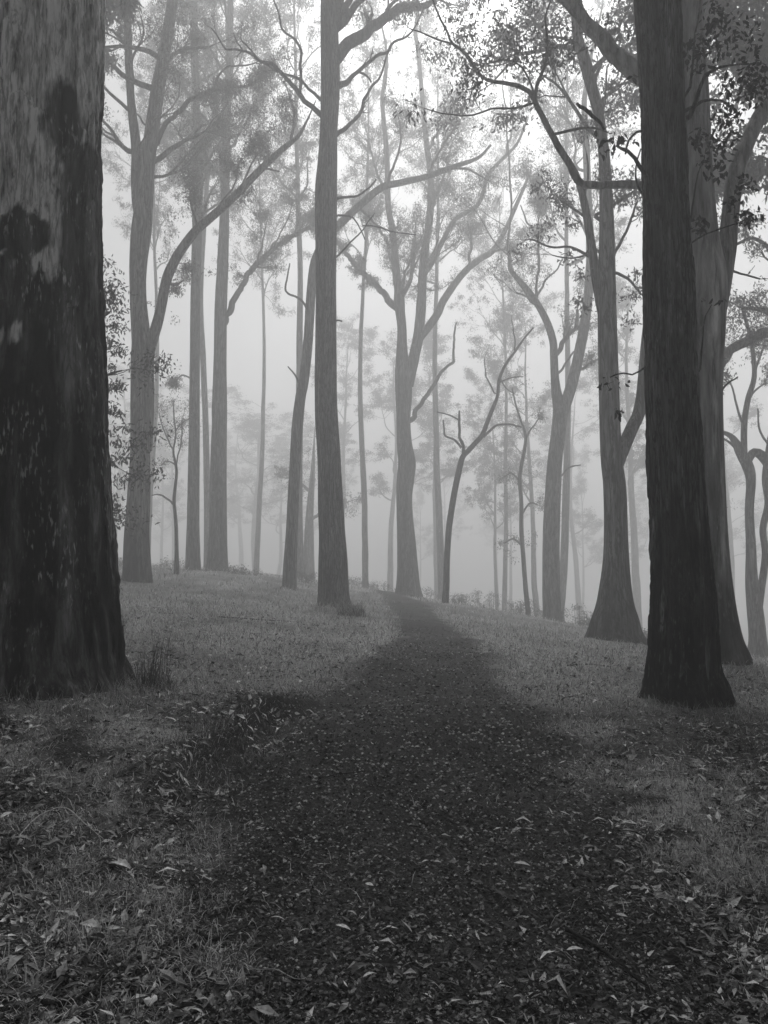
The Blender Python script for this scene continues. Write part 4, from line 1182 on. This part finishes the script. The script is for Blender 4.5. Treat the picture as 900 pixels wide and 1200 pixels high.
rng_w = np.random.default_rng(1)
wm = MB()
for (u, v, n_, rad_, L_, w_, le_) in ((178, 806, 150, .18, .34, .005, .6), (186, 804, 30, .10, .66, .005, .35), (176, 804, 20, .08, .50, .005, .3), (188, 808, 60, .14, .26, .004, .7), (172, 810, 70, .16, .20, .004, .8), (196, 812, 40, .10, .22, .004, .9), (160, 812, 40, .10, .15, .004, .9)):
    p = ground_at(u, v)
    blades(wm, p[0], p[1], n_, rad_, L_, w_, rng_w, le_, (0, .12), .35)
tag(wm.build('wiry_tuft', M_GRASS, smooth=False), 'dark wiry shrub like tuft beside the right foot of the giant charred trunk', 'shrub')
tuft('small wispy sprig at the edge of the giant charred trunk', 141, 745, 40, .07, .42, .008, 2, 'shrub', shade=(0, .15), lean=.25, name='wiry_tuft')
tuft('ragged grass tuft on the right side of the dark straight gum foot', 412, 722, 320, .5, .60, .018, 3, shade=(.0, .5), lean=.6)
tuft('pale thin grass blades before the foot of the dark straight gum', 386, 718, 130, .5, .45, .016, 4, shade=(.2, .8), lean=.5)
tuft('short grass and straws round the left foot of the black trunk on the right', 765, 832, 160, .35, .13, .005, 21, shade=(.1, .7), lean=.8)
tuft('short grass and straws round the right foot of the black trunk on the right', 850, 838, 200, .4, .15, .005, 22, shade=(.1, .7), lean=.8)
tuft('grass clump at the base of the slender leaning trunk', 341, 691, 90, .35, .35, .016, 5, shade=(.1, .6))
tuft('fine grass along the front foot of the giant charred trunk', 60, 822, 500, .9, .20, .004, 6, shade=(.1, .6))
tuft('drooping dark grass overhanging the cut bank left of the path', 262, 872, 500, .35, .16, .004, 7, shade=(0, .3), lean=.9)
tuft('bright spiky dry grass clump right of the path', 795, 1012, 170, .16, .085, .004, 8, shade=(.3, 1.0), lean=1.0)
tuft('dry grass clump at the lower left among fallen leaves', 140, 1105, 120, .12, .07, .003, 9, shade=(.3, .9), lean=1.1)
tuft('dry flattened grass clump left of centre in the foreground', 252, 1062, 150, .13, .06, .003, 10, shade=(.2, .8), lean=1.2)
tuft('thin dry grass clump below the cut bank', 240, 985, 110, .12, .06, .003, 12, shade=(.2, .8), lean=1.2)


# ------------------------------------------------------------------ ground cover (past counting)
def scatter(n, ymin, ymax, rng, power=2.0, side=.56):
    """points denser near the camera: y ~ pdf y^-power"""
    t = rng.random(n)
    if power == 1: y = ymin * (ymax / ymin) ** t
    else:
        e = 1 - power
        y = (ymin ** e + t * (ymax ** e - ymin ** e)) ** (1 / e)
    x = rng.uniform(-side, side, n) * (y + .6)
    return x, y


def litter(mb, x, y, L, Wd, shade, rng, tilt=.45, lift=.006, flat=False):
    n = len(x)
    z = height(x, y)
    e = .04
    nx = -(height(x + e, y) - z) / e; ny = -(height(x, y + e) - z) / e
    nearf = np.exp(-np.maximum(np.hypot(x, y) - 4, 0) / 9)
    z = z + (.014 * fbm(x * 9, y * 9, 1, 3) + .010 * fbm(x * 28, y * 28, 6, 2)) * nearf * (1 - .5 * path_mask(x, y))
    nrm = np.stack([nx, ny, np.ones(n)], 1) + rng.normal(size=(n, 3)) * tilt * np.array([1, 1, .3])
    nrm[:, 2] = np.abs(nrm[:, 2]) + .05
    nrm /= np.linalg.norm(nrm, axis=1)[:, None]
    az = rng.uniform(0, 6.28, n)
    a = np.stack([np.cos(az), np.sin(az), np.zeros(n)], 1)
    a -= nrm * (a * nrm).sum(1)[:, None]; a /= np.linalg.norm(a, axis=1)[:, None]
    b = np.cross(nrm, a)
    L = L[:, None]; Wd = Wd[:, None]
    C = np.stack([x, y, z + lift * rng.uniform(.3, 1.8, n) + np.abs(nrm[:, 0]) * L[:, 0] * .12], 1)
    cur = rng.normal(size=n)[:, None] * .10 * L
    arch = rng.normal(size=n)[:, None] * .10 * L
    B = C - a * L / 2; T = C + a * L / 2
    M = C + b * cur + nrm * arch
    if flat:
        V = np.stack([B, M - b * Wd / 2, T, M + b * Wd / 2], 1).reshape(-1, 3)
        mb.add(V, np.arange(n * 4).reshape(-1, 4), None, np.repeat(shade, 4))
        return
    V = np.stack([B, M - b * Wd / 2 + nrm * Wd * .15, M, M + b * Wd / 2 + nrm * Wd * .15, T], 1).reshape(-1, 3)
    k = np.arange(n) * 5
    t = np.concatenate([np.stack([k, k + 1, k + 2], 1), np.stack([k, k + 2, k + 3], 1), np.stack([k + 1, k + 4, k + 2], 1), np.stack([k + 2, k + 4, k + 3], 1)])
    mb.add(V, None, t, np.repeat(shade, 5))


rg = np.random.default_rng(77)
mb = MB()
# leaves: clumped, long gum leaves beside the track, few on it
x, y = scatter(76000, 2.3, 24, rg, 1.85)
pm = path_mask(x, y)
cl_n = fbm(x * 1.7, y * 1.7, 21, 3)
keep = rg.random(len(x)) < np.clip(.62 + 1.3 * cl_n, .12, 1) * (1 - .80 * pm)
x, y = x[keep], y[keep]; pm = pm[keep]; n = len(x)
sh = rg.random(n) ** 2.3 * (.85 + 1.2 * np.clip(fbm(x * 2.3, y * 2.3, 31, 2), -.4, .5)) + .01 + (rg.random(n) > .996) * .6
L = .022 + .10 * rg.random(n) ** 1.7
L = L * (1 - .35 * pm * (rg.random(n) > .2)) * np.clip(y / 6, 1, 2) ** .5
litter(mb, x, y, L, L * rg.uniform(.14, .40, n), np.clip(sh * (1.35 - .4 * pm), .005, 1), rg, .40)
# shreds, straws and crumbs of bark
x, y = scatter(120000, 2.3, 22, rg, 1.85)
n = len(x); pm = path_mask(x, y)
st = rg.random(n) < .3
L = np.where(st, rg.uniform(.04, .12, n), .007 + .03 * rg.random(n) ** 2) * np.clip(y / 6, 1, 1.9)
Wd = np.where(st, .003 * np.clip(y / 5, 1, 3), L * rg.uniform(.25, .8, n))
litter(mb, x, y, L, Wd, np.clip(rg.random(n) ** 2.5 * np.where(st & (pm > .5), .2, 1 - .62 * pm) + .005, 0, 1), rg, .4, flat=True)
tag(mb.build('fallen_leaves', M_LITTER, GROUND, smooth=False), kind='stuff')

mb = MB()
x, y = scatter(36000, 2.3, 16, rg, 1.6, .4)
pm = path_mask(x, y)
k = rg.random(len(x)) < pm * .9 + .05
x, y = x[k], y[k]; n = len(x)
L = rg.uniform(.004, .016, n) * np.clip(y / 5, .8, 1.6)
z = height(x, y) + .004
off = np.array([(1, 0, 0), (-.5, .87, 0), (-.5, -.87, 0), (0, 0, .7)])
R = rg.uniform(0, 6.28, n)
c, s = np.cos(R), np.sin(R)
V = np.stack([np.stack([x + L * (o[0] * c - o[1] * s), y + L * (o[0] * s + o[1] * c), z + o[2] * L], 1) for o in off], 1).reshape(-1, 3)
kk = np.arange(n) * 4
t = np.concatenate([np.stack([kk, kk + 1, kk + 3], 1), np.stack([kk + 1, kk + 2, kk + 3], 1), np.stack([kk + 2, kk, kk + 3], 1)])
mb.add(V, None, t, np.repeat(rg.random(n) ** 3, 4))
tag(mb.build('gravel', M_STONE, PATH, smooth=False), kind='stuff')

# grass
mb = MB()


def grass_pts(n, ymin, ymax, power, thr):
    x, y = scatter(n, ymin, ymax, rg, power, .58)
    g = pale_mask(x, y)
    k = rg.random(len(x)) < np.clip(g * thr, 0, 1)
    return x[k], y[k], g[k]


def add_blades(x, y, L, w, shade):
    n = len(x)
    z = height(x, y) - .004
    az = rg.uniform(0, 6.28, n); le = rg.uniform(.35, 1.45, n)
    dx, dy = np.cos(az), np.sin(az)
    W_ = np.stack([-dy * w / 2, dx * w / 2, np.zeros(n)], 1)
    p0 = np.stack([x, y, z], 1)
    p1 = p0 + np.stack([dx * np.sin(le) * L * .55, dy * np.sin(le) * L * .55, np.cos(le) * L * .55 + .004], 1)
    l2 = np.minimum(le + .45, 1.7)
    p2 = p1 + np.stack([dx * np.sin(l2) * L * .45, dy * np.sin(l2) * L * .45, np.cos(l2) * L * .45], 1)
    V = np.stack([p0 - W_, p0 + W_, p1 + W_ * .8, p1 - W_ * .8, p2], 1).reshape(-1, 3)
    k = np.arange(n) * 5
    mb.add(V, np.stack([k, k + 1, k + 2, k + 3], 1), np.stack([k + 3, k + 2, k + 4], 1), np.repeat(shade, 5))


x, y, g = grass_pts(130000, 2.4, 9.5, 1.5, 1.8)
n = len(x); add_blades(x, y, rg.uniform(.03, .10, n), rg.uniform(.0025, .005, n), rg.random(n) ** .9 * .95 + .05)
x, y, g = grass_pts(120000, 7.0, 60, 1.5, 1.0)
n = len(x); add_blades(x, y, rg.uniform(.04, .12, n) * (1 + y / 24), rg.uniform(.5, 1.2, n) * y / F * .8, np.clip(rg.random(n) ** 1.0 * (.4 + .7 * g) + .06, 0, 1))
# sparse dark blades everywhere among the litter
x, y = scatter(9000, 2.4, 9, rg, 1.7, .56)
k = path_mask(x, y) < .3
x, y = x[k], y[k]; n = len(x); add_blades(x, y, rg.uniform(.04, .16, n), np.full(n, .003), rg.random(n) ** 2 * .5)
tag(mb.build('grass', M_GRASS, smooth=False), 'short dry pale grass growing between the fallen leaves', 'grass', kind='stuff')

# the fallen leaves that show largest, one by one
FL = [near_leaf_mesh('leaf', .10, .024, .06, M_LITTERLEAF), near_leaf_mesh('leaf', .085, .030, -.05, M_LITTERLEAF), near_leaf_mesh('leaf', .12, .022, .09, M_LITTERLEAF), near_leaf_mesh('leaf', .07, .028, .12, M_LITTERLEAF)]


def lay(me, name, x, y, rng, s=1.0, parent=None, tilt=.3, az=None, up=.012):
    o = bpy.data.objects.new(name, me)
    COL.objects.link(o)
    if parent is not None: o.parent = parent
    o.location = (x, y, h1(x, y) + up + .012)
    o.rotation_euler = (rng.normal() * tilt, rng.normal() * tilt * .5, rng.uniform(0, 6.28) if az is None else az)
    o.scale = (s, s, s)
    return o


for k in range(296):
    y = 2.45 * (4.6 / 2.45) ** rg.random()
    x = rg.uniform(-.52, .52) * (y + .3)
    p_ = path_mask(np.array([x]), np.array([y]))[0]
    lay(FL[rg.integers(4)], 'leaf', x, y, rg, rg.uniform(.5, .95) * (1 - .35 * p_), PATH if p_ > .5 else GROUND, .17)

# pale things on the ground that catch the eye
def heart_mesh():
    mb = MB()
    pts = [(0, -.5), (.28, -.2), (.50, .10), (.46, .34), (.26, .42), (.05, .26), (-.02, .22), (-.10, .30), (-.34, .40), (-.52, .22), (-.46, -.02), (-.22, -.30)]
    v = [(0, 0, .004)] + [(a * .034, b * .034, .0 + .003 * math.sin(i * 2.1)) for i, (a, b) in enumerate(pts)]
    n = len(pts)
    v += [(a * .95, b * .95, z - .003) for a, b, z in v[1:]]
    t = [(0, 1 + i, 1 + (i + 1) % n) for i in range(n)]
    q = [(1 + i, 1 + n + i, 1 + n + (i + 1) % n, 1 + (i + 1) % n) for i in range(n)]
    mb.add(v, q, t)
    return mb.mesh('heart_leaf', M_PALELEAF)


def pale(label, u, v, me, s, az, name='pale_leaf', tilt=.1):
    p = ground_at(u, v)
    o = lay(me, name, p[0], p[1], rg, s, None, tilt, az, .020)
    o.rotation_euler = (Euler((.38, 0, 0)).to_matrix() @ Euler((0, 0, az)).to_matrix()).to_euler()
    tag(o, label, 'leaf')
    return o


PL = near_leaf_mesh('pale_leaf', .075, .034, .02, M_PALELEAF)
PL2 = near_leaf_mesh('pale_leaf', .09, .020, .03, M_PALELEAF)
pale('pale heart shaped leaf lying face up at the bottom left', 176, 1184, heart_mesh(), 1.35, .2, 'heart_leaf', .05)
pale('pale curled leaf on the path just left of centre', 428, 1045, PL, .55, -.3)
pale('pair of narrow pale leaves left of the path, pointing right', 393, 1099, PL2, .8, -.4)
pale('small white scrap lying on the grass of the left clearing', 243, 771, PL, .95, 0)
pale('short bright narrow leaf on the track near its middle', 508, 1023, PL2, .45, -.2)
pale('bright pale leaf at the far left edge of the picture', 0, 970, PL, .9, .8)
pale('narrow pale leaf at the right of the track beside a bark strip', 602, 1019, PL2, .95, -.25)
pale('pale upturned leaf below the bark strip right of the track', 712, 1059, PL2, .8, .5)
pale('thin bright leaf lying level low on the right of the track', 664, 1130, PL2, .75, .05)
pale('white speck of leaf near the right edge in the dry grass', 846, 932, PL, .5, 1.2)
pale('small pale oval leaf just left of the pair of narrow ones', 425, 1156, PL2, .55, .4)


def stick(label, pts, r, seed, name='fallen_stick', cat='stick', shade=.1, lift=None, mat=M_TWIG):
    rng = np.random.default_rng(seed)
    P = []
    for i, (u, v) in enumerate(pts):
        p = ground_at(u, v)
        p[2] = h1(p[0], p[1]) + r * .8 + .012 + (lift[i] if lift else 0)
        P.append(p)
    Q = crom(np.array(P), 18)
    Q[1:-1] += rng.normal(size=(16, 3)) * r * .25
    mb = MB()
    tube(mb, Q, np.linspace(r, r * .45, 18) * (1 + .2 * rng.normal(size=18)), 8, shade, rough=.2, seed=seed)
    return tag(mb.build(name, mat), label, cat)


stick('long dark forked stick lying diagonally at the lower right', [(664, 1096), (695, 1118), (722, 1132), (745, 1155), (765, 1176)], .009, 1)
stick('dark slightly bent stick among leaves left of the track', [(230, 1105), (250, 1110), (272, 1104), (292, 1096)], .009, 2)
stick('dark stick at the bottom left corner pointing up right', [(50, 1193), (80, 1185), (105, 1176), (130, 1160)], .010, 3)
stick('thin dark twig lying across the track below the cut bank', [(372, 922), (390, 912), (410, 909), (432, 908)], .006, 4)
stick('pale curved grass stem arching over litter at the left', [(22, 985), (45, 966), (75, 960), (100, 975), (122, 992)], .0028, 5, 'dry_stem', 'stem', .9, [0, .02, .03, .02, 0], M_GRASS)
stick('pale slender twig with bent tip at the bottom centre left', [(276, 1138), (300, 1141), (322, 1145), (345, 1152), (357, 1162)], .0025, 6, 'dry_stem', 'stem', .6, None, M_GRASS)
stick('grey bark strip lying level right of the track', [(678, 1031), (695, 1037), (712, 1034), (728, 1036)], .011, 7, 'bark_strip', 'bark', .9)
stick('pale short stem standing askew in the lower left litter', [(127, 1102), (131, 1088), (136, 1076)], .003, 8, 'dry_stem', 'stem', .7, [0, .03, .05], M_GRASS)
stick('leaning bare twig rising right of the wiry tuft', [(200, 816), (214, 806), (228, 798), (240, 792)], .006, 9, 'leaning_twig', 'twig', .1, [0, .05, .10, .14])
stick('thin upright twig rising out of the wiry tuft', [(176, 806), (180, 800), (186, 797)], .005, 10, 'leaning_twig', 'twig', .1, [0, .25, .50])
stick('dark twig lying on grass before the broad based gum', [(665, 782), (690, 780), (715, 783)], .012, 11)
stick('dark branch lying across the left clearing', [(255, 724), (300, 727), (350, 730)], .012, 12)

# ------------------------------------------------------------------ the fog
def haze(x0, x1, y0, y1, z0, z1):
    me = bpy.data.meshes.new('haze')
    v = [(x, y, z) for z in (z0, z1) for y in (y0, y1) for x in (x0, x1)]
    f = [(0, 2, 3, 1), (4, 5, 7, 6), (0, 1, 5, 4), (2, 6, 7, 3), (0, 4, 6, 2), (1, 3, 7, 5)]
    me.from_pydata(v, [], f)
    m, n, o = mat_new('fog')
    p = N(n, 'ShaderNodeVolumePrincipled')
    p.inputs['Color'].default_value = (.97, .97, .97, 1)
    p.inputs['Density'].default_value = HAZE_DENSITY
    p.inputs['Anisotropy'].default_value = .55
    n.links.new(p.outputs[0], o.inputs['Volume'])
    me.materials.append(m)
    ob = bpy.data.objects.new('haze', me)
    COL.objects.link(ob)
    tag(ob, 'even pale fog filling the whole forest', 'fog', kind='stuff')


lo, hi = 1e9, -1e9
for o in COL.objects:
    if o.type == 'MESH':
        s = o.parent.scale[2] if o.parent and o.parent.type == 'EMPTY' else 1
        zb = [c[2] for c in o.bound_box]
        dz = o.parent.location[2] if o.parent and s != 1 else 0
        lo, hi = min(lo, min(zb) * s + dz), max(hi, max(zb) * s + dz)
haze(-300, 300, -60, 320, lo - 1.0, hi + .6)
print('haze z', lo, hi, 'tris', sum(len(m.loops) - 2 * len(m.polygons) for m in bpy.data.meshes), 'objects', len(COL.objects))
